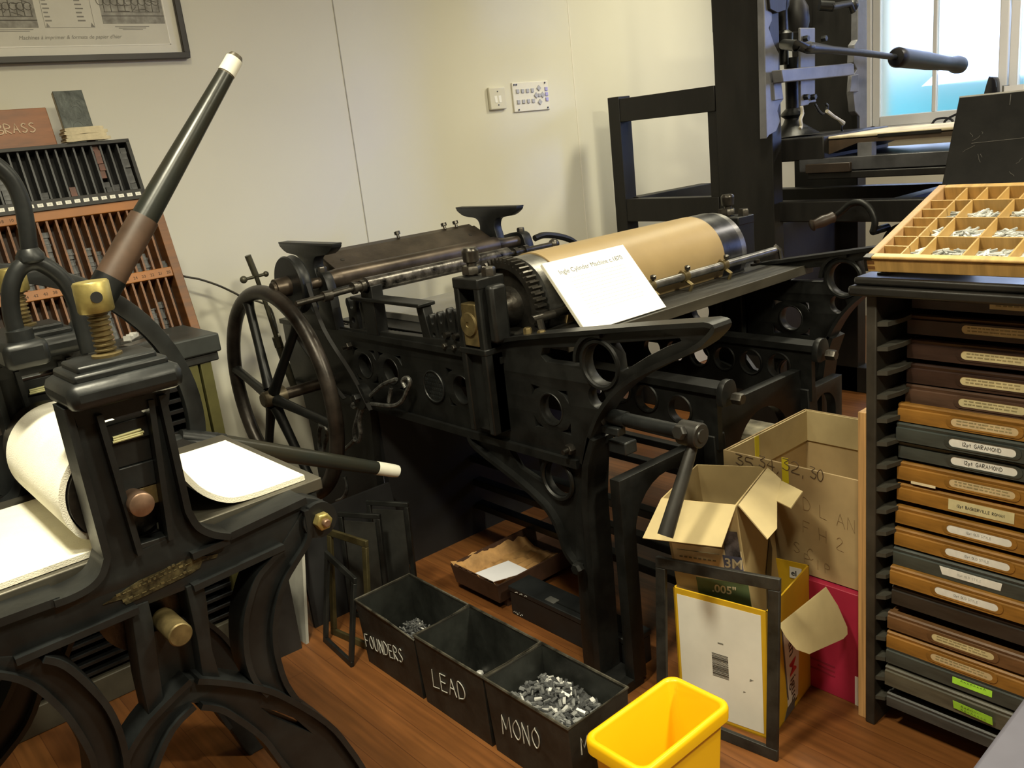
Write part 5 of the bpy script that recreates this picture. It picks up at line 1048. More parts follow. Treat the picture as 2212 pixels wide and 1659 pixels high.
bin_(1.584, 1.884, 'nearly empty black tin bin chalked LEAD, middle of the row on the floor', 'LEAD', ((938, 1482), (1008, 1516), .052), 2)
tb = bin_(1.278, 1.578, 'black tin bin chalked MONO, full of bright metal type, beside the yellow tub', 'MONO', ((1088, 1584), (1168, 1620), .056), 4)
mb = MB(); hand(mb, 'M', .045, lambda u_, v_: V3((BX0 + .035 + u_ * .7, 1.2795, .125 + v_ - u_ * .1)), .0016, seed=9); mb.build('chalk_lettering', CHALK, tb)
# what lies in them
SM = {}
for nm, sx, sy, sz in (('slug', .0125, .0022, .0022), ('sort', .0115, .0036, .0024), ('block', .007, .0052, .003), ('strip', .019, .0018, .0014)):
    for mk, m in (('b', LEADB), ('l', LEAD), ('d', LEADD)):
        me = MB().box(-sx, sx, -sy, sy, -sz, sz).build('x', m); SM[nm, mk] = me.data; bpy.data.objects.remove(me)
def mound(f, x0, x1, y0, y1, n, label, nm):
    mb = MB(); G = [[mb.bm.verts.new((x0 + (x1 - x0) * i / n, y0 + (y1 - y0) * j / n, f(x0 + (x1 - x0) * i / n, y0 + (y1 - y0) * j / n) - .004 + rnd.uniform(-.003, .002))) for j in range(n + 1)] for i in range(n + 1)]
    for i in range(n):
        for j in range(n): mb.face([G[i][j], G[i + 1][j], G[i + 1][j + 1], G[i][j + 1]])
    for j in range(n): mb.face([G[0][j], G[0][j + 1], mb.bm.verts.new((x0, y0 + (y1 - y0) * (j + .5) / n, .006))])
    return tag(mb.build('type_heap', LEADD, angle=20), label, 'type', None, 'stuff')
rnd = random.Random(33)
fm = lambda x, y: .128 + .034 * math.exp(-((x - 1.235) ** 2 / .0090 + (y - 1.44) ** 2 / .022)) - .010 * abs(y - 1.42) / .14
mound(fm, BX0 + .011, BX1 - .011, 1.290, 1.566, 26, 'deep heap of small dull metal type filling the MONO bin', 0)
for k in range(265):
    x, y = rnd.uniform(BX0 + .022, BX1 - .022), rnd.uniform(1.300, 1.556); nm = rnd.choice(('slug', 'sort', 'sort', 'block', 'sort')); mk = rnd.choices('bld', (1.3, 5, 5))[0]
    a_ = rnd.uniform(0, PI); place_sort((x, y, fm(x, y) + rnd.uniform(.001, .008)), (math.cos(a_), math.sin(a_), rnd.uniform(-.3, .3)), (rnd.uniform(-.4, .4), rnd.uniform(-.4, .4), 1), 'small grey metal type lying loose on top of the heap in the MONO bin', 'loose type in the MONO bin', SM[nm, mk], 'type', 'metal_sort')
ff = lambda x, y: .020 + .140 * math.exp(-((x - 1.185) ** 2 / .0065 + (y - 2.005) ** 2 / .0095))
mound(ff, BX0 + .011, BX1 - .011, 1.90, 2.18, 18, 'small heap of thin dull metal slugs in the corner of the FOUNDERS bin', 0)
for k in range(100):
    x, y = rnd.gauss(1.188, .036), rnd.gauss(2.005, .045)
    if not (BX0 + .022 < x < BX1 - .03 and 1.915 < y < 2.16): continue
    a_ = rnd.uniform(0, PI); place_sort((x, y, ff(x, y) + rnd.uniform(.001, .006)), (math.cos(a_), math.sin(a_), rnd.uniform(-.4, .4)), (rnd.uniform(-.4, .4), rnd.uniform(-.4, .4), 1), 'thin grey metal slug lying on the heap in the FOUNDERS bin', 'loose slugs in the FOUNDERS bin', SM['strip', rnd.choices('bld', (1, 4, 5))[0]], 'slug', 'metal_slug')
q = onZ(1034, 1443, .035); q.x = max(BX0 + .028, min(q.x, BX1 - .024)); q.y = min(1.862, max(1.61, q.y))
mb = MB(); mb.ball((q.x, q.y, .016), .012, 8, (1.2, 1, .8)); tag(mb.build('lead_lump', LEADB, angle=20), 'single pale lump of metal at the bottom of the LEAD bin', 'metal lump')
# ================================================================ YELLOW TUB
def rrect(x0, x1, y0, y1, r, z, n=7):
    P = []
    for cx, cy, a0 in ((x1 - r, y1 - r, 0), (x0 + r, y1 - r, 90), (x0 + r, y0 + r, 180), (x1 - r, y0 + r, 270)):
        for k in range(n): a_ = math.radians(a0 + 90 * k / (n - 1)); P.append(V3((cx + r * math.cos(a_), cy + r * math.sin(a_), z)))
    return P
def loft(secs, cap0=True, cap1=True):
    mb = MB(); R_ = [[mb.bm.verts.new(p) for p in s_] for s_ in secs]; n = len(R_[0])
    for a, b in zip(R_, R_[1:]):
        for i in range(n): mb.face([a[i], a[(i + 1) % n], b[(i + 1) % n], b[i]])
    if cap0: mb.face(R_[0][::-1])
    if cap1: mb.face(R_[-1])
    return mb
TX0, TX1, TY0, TY1, TZ = 1.050, 1.345, 1.004, 1.176, .28
def tr_(o, z, r=.028): return rrect(TX0 + o, TX1 - o, TY0 + o, TY1 - o, max(.008, r - o * .5), z)
tub = thing('yellow_tub', 'bright yellow plastic tub with a rolled rim, at the front beside the MONO bin', 'tub', ((TX0 + TX1) / 2, (TY0 + TY1) / 2, 0))
loft([tr_(.026, 0), tr_(.013, TZ - .032), tr_(.0, TZ - .034), tr_(-.001, TZ - .010), tr_(.001, TZ - .003), tr_(.006, TZ), tr_(.012, TZ - .001), tr_(.0155, TZ - .006), tr_(.017, TZ - .022), tr_(.020, TZ - .026), tr_(.030, .006)], True, True).build('tub_body', YELLOW, tub, angle=50)
for k, (px, py, ax, nm) in enumerate(((1408, 1628, .5, 'block'), (1424, 1642, 1.4, 'sort'), (1384, 1655, .2, 'sort'), (1438, 1612, 2.2, 'block'), (1398, 1640, 2.7, 'slug'))):
    q = onZ(px, py, .02); q.x = min(TX1 - .05, max(TX0 + .05, q.x)); q.y = min(TY1 - .05, max(TY0 + .05, q.y)); mb = MB(); a_ = ax; s_ = .013
    mb.cbox((q.x, q.y, .017), (math.cos(a_) * s_ * 1.4, math.sin(a_) * s_ * 1.4, 0), (-math.sin(a_) * s_ * .6, math.cos(a_) * s_ * .6, 0), (0, 0, s_ * .6))
    if nm == 'block': mb.cbox((q.x + s_ * .6, q.y + .004, .017), (s_ * .4, 0, 0), (0, s_ * .9, 0), (0, 0, s_ * .5))
    tag(mb.build('metal_quad', mat('grey_piece', (.15, .15, .13), .45, .4, .3, 40), bev=.001), 'small grey metal block lying at the bottom of the yellow tub', 'metal block', 'blocks in the yellow tub')
# ================================================================ FRAME AND BOXES AT RIGHT
def chase(c4, bar, th, m, label, name='steel_chase', cat='chase', grp=None):
    A, B, C_, D = [V3(p) for p in c4]         # bottom left, bottom right, top right, top left
    n = (B - A).cross(D - A).normalized() * th; w_, h_ = (B - A).length, (D - A).length
    t = thing(name, label, cat, (A + B) / 2, grp)
    def pt(u_, v_): return (A * (1 - u_) + B * u_) * (1 - v_) + (D * (1 - u_) + C_ * u_) * v_
    bu, bv = bar / w_, bar / h_
    for nm, q in (('bottom_bar', ((0, 0), (1, 0), (1, bv), (0, bv))), ('top_bar', ((0, 1 - bv), (1, 1 - bv), (1, 1), (0, 1))), ('side_bar', ((0, bv), (bu, bv), (bu, 1 - bv), (0, 1 - bv))), ('side_bar', ((1 - bu, bv), (1, bv), (1, 1 - bv), (1 - bu, 1 - bv)))):
        mb = MB(); mb.prism([pt(*p) for p in q], n); mb.build(nm, m, t, bev=.002)
    return t
CH = mat('chase_iron', (.032, .031, .028), .5, .3, .3, 14, .15, 80)
chase(((1.488, 1.358, 0), (1.531, 1.024, 0), (1.572, 1.030, .468), (1.520, 1.354, .446)), .029, -.012, CH, 'empty dark iron frame standing upright against the yellow edged carton')
# yellow edged carton, its plain white side to the room
yA, yB = V3((1.548, 1.325, 0)), V3((1.590, 1.078, 0)); fd = (yB - yA).normalized(); dn = V3((-fd.y, fd.x, 0)); YD = .262; YH = .358
YC = mat('yellow_carton', (.66, .40, .015), .55, 0, .06, 7, .05, 50)
yb_ = thing('beer_carton', 'open yellow drinks carton with a plain white side carrying a barcode, behind the iron frame', 'carton', (yA + yB) / 2 + dn * YD / 2)
c4 = [yA, yB, yB + dn * YD, yA + dn * YD]; up3 = V3((0, 0, YH))
for k in range(4):
    p, q = c4[k], c4[(k + 1) % 4]; n_ = V3((-(q - p).y, (q - p).x, 0)).normalized()
    mb = MB(); mb.obox(p, q - p, up3, n_ * .004); mb.build('carton_side', YC, yb_)
mb = MB(); mb.prism(c4, (0, 0, .004)); mb.build('carton_base', YC, yb_)
ft = lambda u_, v_, o=.0008: yA + fd * u_ - dn * o + V3((0, 0, v_)); FW_ = (yB - yA).length
wp = MB().prism([ft(.010, .012), ft(FW_ - .018, .012), ft(FW_ - .016, YH - .014), ft(.010, YH - .016)], dn * .0006).build('white_panel', mat('white_carton_print', (.84, .83, .77), .6, 0, .05, 5), yb_)
mb = MB(); bu, bv = FW_ * .40, .135; z = bv; rnd = random.Random(4)
while z < bv + .066: h = rnd.choice((.0006, .0011, .0018)); mb.prism([ft(bu, z, .0013), ft(bu + .044, z, .0013), ft(bu + .044, z + h, .0013), ft(bu, z + h, .0013)], dn * .0004); z += h + rnd.choice((.0009, .0013, .0018))
mb.build('barcode', INK, wp)
mb = MB(); mb.prism([ft(.118, .232, .0013), ft(.133, .232, .0013), ft(.133, .236, .0013), ft(.118, .236, .0013)], dn * .0004)
for a, b_, s_ in ((.205, .155, .006), (.185, .115, .004)): mb.prism([ft(a + s_ * math.cos(k), b_ + s_ * .7 * math.sin(k * 1.7 + .5), .0013) for k in (0, 1.2, 2.6, 4, 5.2)], dn * .0003)
mb.build('scuff_mark', mat('torn_grey', (.22, .21, .18), .8), wp)
# printed side: diagonal band with the brewer's name
sd = dn; so = yB + fd * .0008
st_ = lambda u_, v_, o=0.: so + sd * (u_ + .035) + V3((0, 0, v_)) + fd * o
mb = MB(); mb.prism([st_(.070, .02), st_(.135, .03), st_(.150, .20), st_(.085, .28), st_(.05, .27)], fd * .0005); mb.build('white_band', mat('label_band', (.72, .68, .58), .6, 0, .05), yb_)
mb = MB(); mb.prism([st_(.045, .004), st_(.11, .004), st_(.115, .035), st_(.065, .03)], fd * .0006); mb.prism([st_(.04, .28), st_(.048, .27), st_(.075, .05), st_(.068, .05)], fd * .0006); mb.build('grey_band', mat('band_grey', (.11, .10, .09), .6), yb_)
def band(o, size, body, m, nm, u0, v0):
    mb = MB(); dx = V3((0, 0, -1)) + sd * .10; dx.normalize(); dy = sd + V3((0, 0, .10)); dy.normalize()
    mb.text(body, size, lambda v: st_(u0, v0, .0010) + dx * v.x + dy * v.y, .0001, 'LEFT', .0004); return mb.build(nm, m, yb_)
band(0, .052, 'San', mat('brand_dark', (.08, .05, .03), .6), 'brand_lettering', .078, .235)
band(0, .058, 'M', mat('brand_red', (.60, .04, .03), .6), 'brand_lettering', .083, .150); band(0, .046, 'iguel', MATS['brand_dark'], 'brand_lettering', .088, .100)
# flaps: yellow one at the back, plain kraft one folded out at right
lq = yA.lerp(yB, .80) + dn * (YD - .0055) + V3((0, 0, YH - .045)); MB().obox(lq, fd * .032, V3((0, 0, .032)), -dn * .0008).build('small_label', WHITE, yb_)
mb = MB(); mb.text('el', .022, lambda v: lq - dn * .0012 + fd * (.004 + v.x) + V3((0, 0, .008 + v.y)), .0001, 'LEFT', .0004); mb.build('label_lettering', INK, yb_)
f3 = [onZ(1684, 1352, .338), onZ(1786, 1270, .350), onZ(1748, 1413, .245)]; fn = (f3[1] - f3[0]).cross(f3[2] - f3[0]).normalized()
FP = [onP(px, py, f3[0], fn) for px, py in ((1684, 1352), (1786, 1270), (1810, 1308), (1830, 1354), (1831, 1370), (1822, 1380), (1748, 1413), (1720, 1403), (1697, 1376))]
MB().prism(FP, V3((.001, .003, .002))).build('side_flap', CARDIN, yb_)
# tall open carton standing inside it
z6 = .595; T4 = [onZ(*q, z6) for q in ((1428, 1077), (1590, 1092), (1657, 1008), (1505, 1003))]
Bt = [V3((1.575, 1.285, .006)), V3((1.622, 1.100, .006)), V3((1.800, 1.150, .006)), V3((1.755, 1.325, .006))]
mc = thing('tape_carton', 'tall open brown carton with a green and blue printed panel, standing inside the yellow carton', 'carton', sum(Bt, V3()) / 4)
walls(T4, Bt, .004).build('carton_body', CARD, mc, angle=25)
def fpt(u_, v_, o=.0015):
    a = Bt[0].lerp(Bt[1], u_); b_ = T4[0].lerp(T4[1], u_); n_ = (T4[1] - T4[0]).cross(V3((0, 0, 1))).normalized(); return a.lerp(b_, v_) - n_ * 0 + V3((-1, -.25, 0)).normalized() * o
def fpanel(u0, u1, v0, v1, m, nm, o=.0015, par=None): return MB().prism([fpt(u0, v0, o), fpt(u1, v0, o), fpt(u1, v1, o), fpt(u0, v1, o)], V3((.0006, 0, 0))).build(nm, m, par or mc)
PAPERL = mat('box_label_tan', (.60, .47, .27), .6, 0, .06, 10)
p1 = fpanel(.04, .98, .665, .80, PAPERL, 'paper_label'); p2 = fpanel(.30, 1.0, .30, .655, mat('box_green', (.075, .115, .050), .55, 0, .1), 'green_label')
bl2 = fpanel(.72, .97, .715, .775, mat('box_blue', (.09, .10, .17), .55), 'blue_patch', .0024); ch_ = fpanel(.76, .96, .775, .885, mat('box_check', (.10, .09, .10), .6, 0, .5, 30), 'checked_patch', .0024)
def ftext(body, u0, v0, s_, m, nm, par, flip=True, o=.003):
    ex = (fpt(1, v0) - fpt(0, v0)).normalized(); ey = V3((0, 0, 1)); sg = 1
    mb = MB(); mb.text(body, s_, lambda v: fpt(u0, v0, o) + ex * v.x * sg + ey * v.y * sg, .0001, 'CENTER', .0006); return mb.build(nm, m, par)
ftext('3M', .845, .722, .036, mat('pale_print', (.62, .55, .38), .6), 'brand_lettering', bl2); ftext('.005"', .66, .60, .030, MATS['pale_print'], 'size_lettering', p2)
mb = MB()
for v_ in (.70, .775): 
    a, b_ = fpt(.10, v_, .0026), fpt(.68, v_, .0026); mb.tube([a, b_], .0008, 4)
for k in range(8): a = fpt(.12 + .065 * k, .74, .0026); mb.obox(a, (fpt(1, .7) - fpt(0, .7)).normalized() * .008, V3((0, 0, .004)), V3((.0005, 0, 0)))
for k in range(5): a = fpt(.45, .43 + .03 * k, .0026); mb.obox(a, (fpt(1, .7) - fpt(0, .7)).normalized() * (.06 - .008 * (k % 2)), V3((0, 0, .0025)), V3((.0005, 0, 0)))
mb.build('small_print', mat('box_print', (.20, .17, .10), .7), mc)
# black swirl on the right face
def rpt(u_, v_, o=.0015): a = Bt[1].lerp(Bt[2], u_); b_ = T4[1].lerp(T4[2], u_); return a.lerp(b_, v_) + V3((.25, -1, 0)).normalized() * o
mb = MB(); mb.prism([rpt(.55, .60), rpt(.80, .72), rpt(.85, .66), rpt(.62, .50), rpt(.75, .47), rpt(.58, .38), rpt(.45, .46)], V3((0, .0006, 0))); mb.build('black_mark', mat('carton_black_print', (.09, .065, .035), .6), mc)
def flap(pts, nm='flap', m=None): P_ = pts; n_ = (P_[1] - P_[0]).cross(P_[2] - P_[0]).normalized(); return MB().prism(P_, n_ * .003).build(nm, m or CARDIN, mc)
d_ = (T4[1] - T4[0]); fo = V3((-.085, -.020, -.070))
flap([T4[0], T4[1], T4[1] + fo + d_ * -.02, T4[0] + fo + d_ * -.06])
zf = lambda L_: [onZ(px, py, z) for px, py, z in L_]
flap(zf([(1657, 1011, .596), (1594, 1092, .596), (1657, 1166, .535), (1677, 1143, .545), (1677, 1083, .57), (1686, 1037, .59)]))
flap(zf([(1686, 1037, .59), (1734, 1061, .605), (1708, 1097, .595), (1676, 1081, .572)]))
# rose red box, with the large brown carton on it
RED = mat('rose_red_card', (.36, .016, .050), .5, 0, .06, 5)
t = thing('red_box', 'deep pink red card box standing on the floor under the large brown carton', 'box', (1.95, 1.09, 0))
MB().box(1.845, 2.20, .975, 1.235, 0, .318).build('box_body', RED, t, bev=.002)
MB().box(1.850, 2.19, .9742, .9752, .005, .085).build('end_label', WHITE, t)
MB().box(1.8443, 1.8452, .976, .995, .0, .085).build('end_label', WHITE, t)
mb = MB()
for k in range(3): mb.box(1.8440, 1.8449, 1.05, 1.12 - .02 * (k % 2), .085 - .014 * k, .090 - .014 * k)
mb.build('printed_lines', mat('dark_red_print', (.25, .012, .035), .6), t)
bx = (1.862, 2.275, .985, 1.385, .322, .618)
lc = thing('large_carton', 'large open brown carton numbered 35, 34, 32, 30 in pen, beside the type rack', 'carton', ((bx[0] + bx[1]) / 2, (bx[2] + bx[3]) / 2, bx[4]))
tp = [(bx[0], bx[2], bx[5]), (bx[1], bx[2], bx[5]), (bx[1], bx[3], bx[5]), (bx[0], bx[3], bx[5])]; bt = [(bx[0], bx[2], bx[4]), (bx[1], bx[2], bx[4]), (bx[1], bx[3], bx[4]), (bx[0], bx[3], bx[4])]
walls(tp, bt, .005).build('carton_body', mat('big_carton', (.40, .29, .145), .75, 0, .1, 5, .06, 40), lc, angle=25)
for k, (x0, x1, y0, y1) in enumerate(((bx[1] - .012, bx[1] - .007, bx[2] + .01, bx[3] - .01), (bx[0] + .01, bx[1] - .01, bx[3] - .013, bx[3] - .008))): MB().box(x0, x1, y0, y1, bx[5] - .095, bx[5] - .001).build('inner_flap', CARDIN, lc)
MB().prism([onX(1688, 988, bx[0] - .001), onX(1702, 990, bx[0] - .001), onX(1704, 1045, bx[0] - .001), onX(1690, 1042, bx[0] - .001)], (.0006, 0, 0)).build('yellow_tape', mat('yellow_tape', (.62, .52, .02), .5, 0, .05), lc)
MB().obox((1.99, bx[3] - .0145, bx[5] - .10), (.02, 0, 0), (0, 0, .1), (0, .001, 0)).build('yellow_tape', MATS['yellow_tape'], lc)
mb = MB()
for body, p, q, h in (('35,', (1590, 1010), (1640, 1020), .030), ('34,', (1640, 1015), (1685, 1025), .030), ('32,', (1690, 1022), (1740, 1035), .032), ('30', (1750, 1040), (1782, 1048), .030)):
    a, e = onX(*p, bx[0] - .0012), onX(*q, bx[0] - .0012); L_ = a.y - e.y; wd = handw(body, h, .14); k = L_ / wd
    hand(mb, body, h, lambda u_, v_: V3((bx[0] - .0012, a.y - u_ * k, a.z + .012 + v_ - .15 * u_)), .0011, gap=.14, seed=len(body) + p[0])
mb.build('pen_numbers', mat('brown_pen', (.09, .055, .03), .7), lc)
mb = MB(); rnd = random.Random(6)
for body, p, h in (('D L AN', (1735, 1085), .035), ('F H 2', (1735, 1135), .035), ('S C', (1715, 1175), .030), ('P I P', (1738, 1200), .026)):
    a = onX(*p, bx[0] - .001); hand(mb, body, h, lambda u_, v_: V3((bx[0] - .001, a.y - u_ * 1.0, a.z - .02 + v_ - .2 * u_)), .0006, seed=p[0])
mb.build('faint_lettering', mat('faint_pen', (.26, .17, .08), .8), lc)
tag(MB().box(1.812, 2.34, .9465, .9690, 0, .812).build('plywood_board', mat('pale_ply_edge', (.50, .29, .115), .6, 0, .2, 6, stretch=(3, 20, .5)), bev=.001), 'tall pale plywood board standing on edge against the side of the type rack', 'board')
# ================================================================ UNDER AND BESIDE THE MACHINE
TB = mat('dark_tray_wood', (.06, .028, .016), .55, 0, .3, 6)
t = thing('paper_tray', 'shallow wooden tray lined with crumpled brown paper, on the floor under the machine', 'tray', (1.76, 2.2, 0))
walls([(1.555, 2.075, .10), (2.05, 2.075, .10), (2.05, 2.33, .10), (1.555, 2.33, .10)], [(1.565, 2.085, .03), (2.04, 2.085, .03), (2.04, 2.32, .03), (1.565, 2.32, .03)], .010).build('tray_body', TB, t)
for x in (1.60, 2.0): MB().box(x, x + .03, 2.09, 2.31, 0, .03).build('batten', TB, t)
mb = MB(); rnd = random.Random(14); n_ = 14
BP = mat('brown_wrapping', (.45, .25, .09), .7, 0, .2, 14)
G = [[mb.bm.verts.new((1.556 + .34 * i / n_, 2.078 + .25 * j / n_, .052 + (.052 if i in (0,) or j in (0, n_) else (.03 if i == 1 or j in (1, n_ - 1) else 0)) * (1 - .35 * (i / n_)) + rnd.uniform(-.008, .008))) for j in range(n_ + 1)] for i in range(n_ + 1)]
for i in range(n_):
    for j in range(n_): mb.face([G[i][j], G[i + 1][j], G[i + 1][j + 1], G[i][j + 1]])
mb.build('paper_lining', BP, t, angle=15)
a4 = [onZ(*q, .075) for q in ((1012, 1245), (1098, 1212), (1150, 1236), (1040, 1268))]
for p in a4: p.x = max(1.578, p.x); p.y = min(2.30, max(2.098, p.y))
tag(MB().prism(a4, (0, 0, .002)).build('white_sheet', mat('cool_white_sheet', (.70, .70, .76), .7, 0, .02)), 'blank white sheet of paper lying in the brown paper lined tray', 'paper')
t = thing('black_case', 'long black lidded case with a small clasp, on the floor behind the tin bins', 'case', (1.62, 1.78, 0))
BC = mat('black_case_paint', (.010, .0115, .0125), .5, 0, .2, 8)
MB().box(1.580, 1.668, 1.525, 2.045, 0, .085).build('case_body', BC, t, bev=.003); MB().box(1.577, 1.671, 1.522, 2.048, .085, .103).build('lid', BC, t, bev=.003)
q = onZ(1192, 1297, .104); mb = MB(); mb.box(q.x - .012, q.x + .014, q.y - .020, q.y + .020, .103, .107); mb.build('clasp', mat('clasp_grey', (.09, .09, .085), .5, .2), t, bev=.001)
mb = MB(); mb.box(q.x - .001, q.x + .003, 1.53, q.y - .02, .1035, .105); mb.build('lid_groove', IRON, t)
mb = MB(); rnd = random.Random(3)
q = onX(1118, 1325, 1.579)
for k in range(6): mb.tube([(1.5792, q.y + .02 - .008 * k, q.z + rnd.uniform(-.004, .004)), (1.5792, q.y + .015 - .008 * k, q.z + rnd.uniform(-.006, .008))], .0009, 4)
for k in range(3): q = onZ(1112 + 10 * k, 1280 + 4 * k, .1035); mb.tube([q, q + V3((.006, -.004, 0)), q + V3((.003, -.009, 0))], .001, 4)
mb.build('white_marks', CHALK, t)
# bundles of papers and a blue bag between the inner legs
EDG = mat('paper_edges', (.50, .45, .33), .75, 0, .35, 30, stretch=(.3, .3, 12)); z = .002; rnd = random.Random(17); proto = None
for k in range(10):
    h = .040; x0, y0 = 2.462 + rnd.uniform(-.008, .008), 1.62 + rnd.uniform(-.012, .012)
    if proto is None:
        mb = MB()
        for q in range(6): d = .004 * ((q * 7) % 3); mb.box(x0 + d, x0 + .155 - d, y0 + d, y0 + .36 - d, z + q * .0065, z + q * .0065 + .0055)
        proto = tag(mb.build('paper_bundle', EDG), 'bundle of old papers in the tall stack under the machine, beside the blue bag', 'paper bundle', 'stack of papers under the machine'); pl = proto.location.copy()
    else: dup(proto, (pl.x + rnd.uniform(-.008, .008), pl.y + rnd.uniform(-.012, .012), z))
    z += h + .001
bg_ = [onX(*q, 2.012) for q in ((1546, 905), (1575, 900), (1600, 1010), (1530, 1010))]
mb = MB(); R_ = []
for k in range(9):
    f = k / 8; zz = .02 + .50 * f; w_ = .085 * (1 - .75 * f ** 1.6); R_.append([V3((1.972 + .036 * math.cos(a_) * (1 - .5 * f) + .006 * math.sin(5 * a_ + k), 1.555 + .03 * f + w_ * math.sin(a_) + .006 * math.cos(3 * a_ + k), zz)) for a_ in [2 * PI * i / 18 for i in range(18)]])
bgm = loft(R_); tag(bgm.build('blue_bag', mat('blue_cloth', (.008, .045, .32), .6, 0, .25, 8), angle=60), 'bright blue cloth bag hanging beside the paper stack under the machine', 'bag')
# frames, plates and boards stacked at the foot of the flywheel
tag(MB().prism([(1.030, 2.435, 0), (1.040, 2.435, 0), (1.130, 2.52, .33), (1.120, 2.52, .33)], (-.012, .20, 0)).build('pale_board', mat('pale_grey_board', (.38, .37, .33), .7, 0, .1)), 'pale grey board standing on edge beside the grey cabinet, behind the iron frames', 'board')
mb = MB(); mb.obox((.925, 2.43, 0), (.085, -.005, 0), (.0, .16, 0), (0, 0, .30)); q = mb.build('black_box', mat('black_painted_tin', (.018, .018, .018), .45, 0, .2)); tag(q, 'upright black box on the floor at the right end of the grey cabinet', 'box')
for k in range(4): tag(MB().obox((.930 + .01 * k, 2.44 + .004 * k, .3005 + .0085 * k), (.078 - .012 * k, -.004, 0), (.0, .14, 0), (0, 0, .008)).build('metal_plate', mat('brown_plate', (.10, .08, .06), .5, .3, .3)), 'brown metal plate in the small stepped pile on the upright black box', 'plate', 'plates on the black box')
tag(MB().prism([(1.10, 2.50, 0), (1.50, 2.50, 0), (1.50, 2.56, .37), (1.12, 2.56, .37)], (0, .012, 0)).build('dark_infill_sheet', mat('dull_black_infill', (.010, .010, .011), .6)), 'wide black infill sheet added behind the stack of iron frames', 'board')  # dark infill sheet, added to blacken the gaps between the frames
chase(((1.074, 2.405, 0), (1.056, 2.200, 0), (1.120, 2.205, .275), (1.135, 2.405, .30)), .020, -.012, mat('dark_chase', (.020, .021, .020), .45, .3, .3, 14), 'black iron frame standing in front of the tilted frames, left of the FOUNDERS bin')
chase(((1.115, 2.425, 0), (1.145, 2.225, 0), (1.195, 2.235, .36), (1.165, 2.425, .36)), .022, -.012, mat('olive_chase', (.080, .066, .028), .45, .3, .3, 14), 'olive brown metal frame leaning behind the black iron frame')
PLT = mat('dull_grey_plate', (.050, .050, .046), .45, .3, .25, 8)
for k, (x, y, h, lab) in enumerate(((1.215, 2.44, .37, 'tall grey metal plate leaning in the stack of frames, left one of the two plates'), (1.315, 2.42, .38, 'tall grey metal plate leaning in the stack of frames, nearest the machine'))):
    t = chase(((x, y + .03, 0), (x + .075, y - .11, 0), (x + .105, y - .09, h), (x + .03, y + .05, h)), .016, -.014, MATS['dark_chase'], lab, 'framed_plate', 'plate')
    A, B = V3((x + .012, y + .012, .03)), V3((x + .068, y - .092, .03)); MB().prism([A, B, B + V3((.028, .02, h - .06)), A + V3((.028, .02, h - .06))], (.004, .002, 0)).build('grey_panel', PLT, t)
# wire rope sling hanging from the frame
t = thing('wire_sling', 'looped grey wire rope sling hung over the side frame of the machine by the flywheel', 'wire rope', (1.45, 2.5, .5))
XS = 1.462; R3 = lambda pts, dx=0: [onX(x, y, XS + dx) for x, y in pts]
ROPE = mat('wire_rope', (.20, .20, .19), .35, .7, .4, 60, .4, 300, stretch=(1, 1, 1))
for pts, dx in ((((856, 819), (826, 832), (800, 855), (780, 872), (766, 880), (762, 874), (785, 870), (815, 874), (850, 876), (868, 866), (880, 842), (886, 826), (880, 816), (870, 822), (876, 838)), 0), (((845, 838), (840, 868)), .01), (((780, 872), (772, 900), (765, 930), (768, 950), (775, 952), (779, 935), (776, 908), (784, 880)), -.012), (((766, 950), (748, 968), (722, 985), (700, 1000)), -.03), (((690, 918), (703, 925), (706, 945), (700, 965), (694, 990), (690, 960), (689, 935), (694, 918)), -.12), (((744, 1030), (749, 1055), (742, 1075), (728, 1082)), -.02)):
    MB().tube(smooth_pts(R3(pts, dx), 5), .0072, 7).build('rope', ROPE, t)
# grey seat corner at the very edge of the picture
t = thing('grey_stool', 'plain grey seat corner entering the picture at the lower right edge', 'stool', (1.36, .30, 0))
a, b_, c_ = onZ(2086, 1672, .56), onZ(2200, 1518, .56), None
d_ = (b_ - a); d_.z = 0; d_.normalize(); n_ = V3((d_.y, -d_.x, 0)); o_ = a - d_ * .10
MB().obox(V3((o_.x, o_.y, .535)), d_ * .36, n_ * .36, (0, 0, .025)).build('seat', mat('lilac_grey_vinyl', (.115, .112, .145), .5, 0, .04, 8), t, bev=.008)
for u_, v_ in ((.03, .03), (.33, .03), (.03, .33), (.33, .33)): q = V3((o_.x, o_.y, 0)) + d_ * u_ + n_ * v_; MB().cyl(q, q + V3((0, 0, .536)), .012).build('leg', STEEL, t)
# ================================================================ OLD WOODEN HAND PRESS BY THE WINDOW
wp_ = thing('hand_press', 'tall black wooden hand press with a long pull bar, standing in front of the window', 'printing press', (3.95, 2.3, 0))
CHK = mat('black_painted_oak', (.0105, .0095, .0085), .5, 0, .25, 5, .1, 50, stretch=(2, 2, .5), spec=.35); LITB = mat('lit_face_oak', (.13, .13, .14), .45, 0, .2, 6, .1, 50)  # second oak is paler: daylight on the front faces put into its colour
XC, XD, YF = 3.50, 4.24, 2.268
MB().box(XC, XC + .075, YF, 2.56, 0, 2.7).build('cheek', CHK, wp_, bev=.004)
MB().box(XD, XD + .085, YF, 2.62, 0, 2.7).build('cheek', CHK, wp_, bev=.004)
def PYq(pts, y, th, nm, m, par=None, bev=.003): return MB().prism([onY(a, b, y) for a, b in pts], (0, th, 0)).build(nm, m, par or wp_, bev=bev)
yf = YF - .004
PYq([(1650, -30), (1667, -30), (1668, 45), (1661, 60), (1673, 96), (1683, 116), (1682, 150), (1690, 176), (1685, 196), (1693, 214), (1684, 226), (1680, 240), (1686, 262), (1677, 284), (1662, 292), (1656, 300)], yf, .035, 'cheek_moulding', LITB)
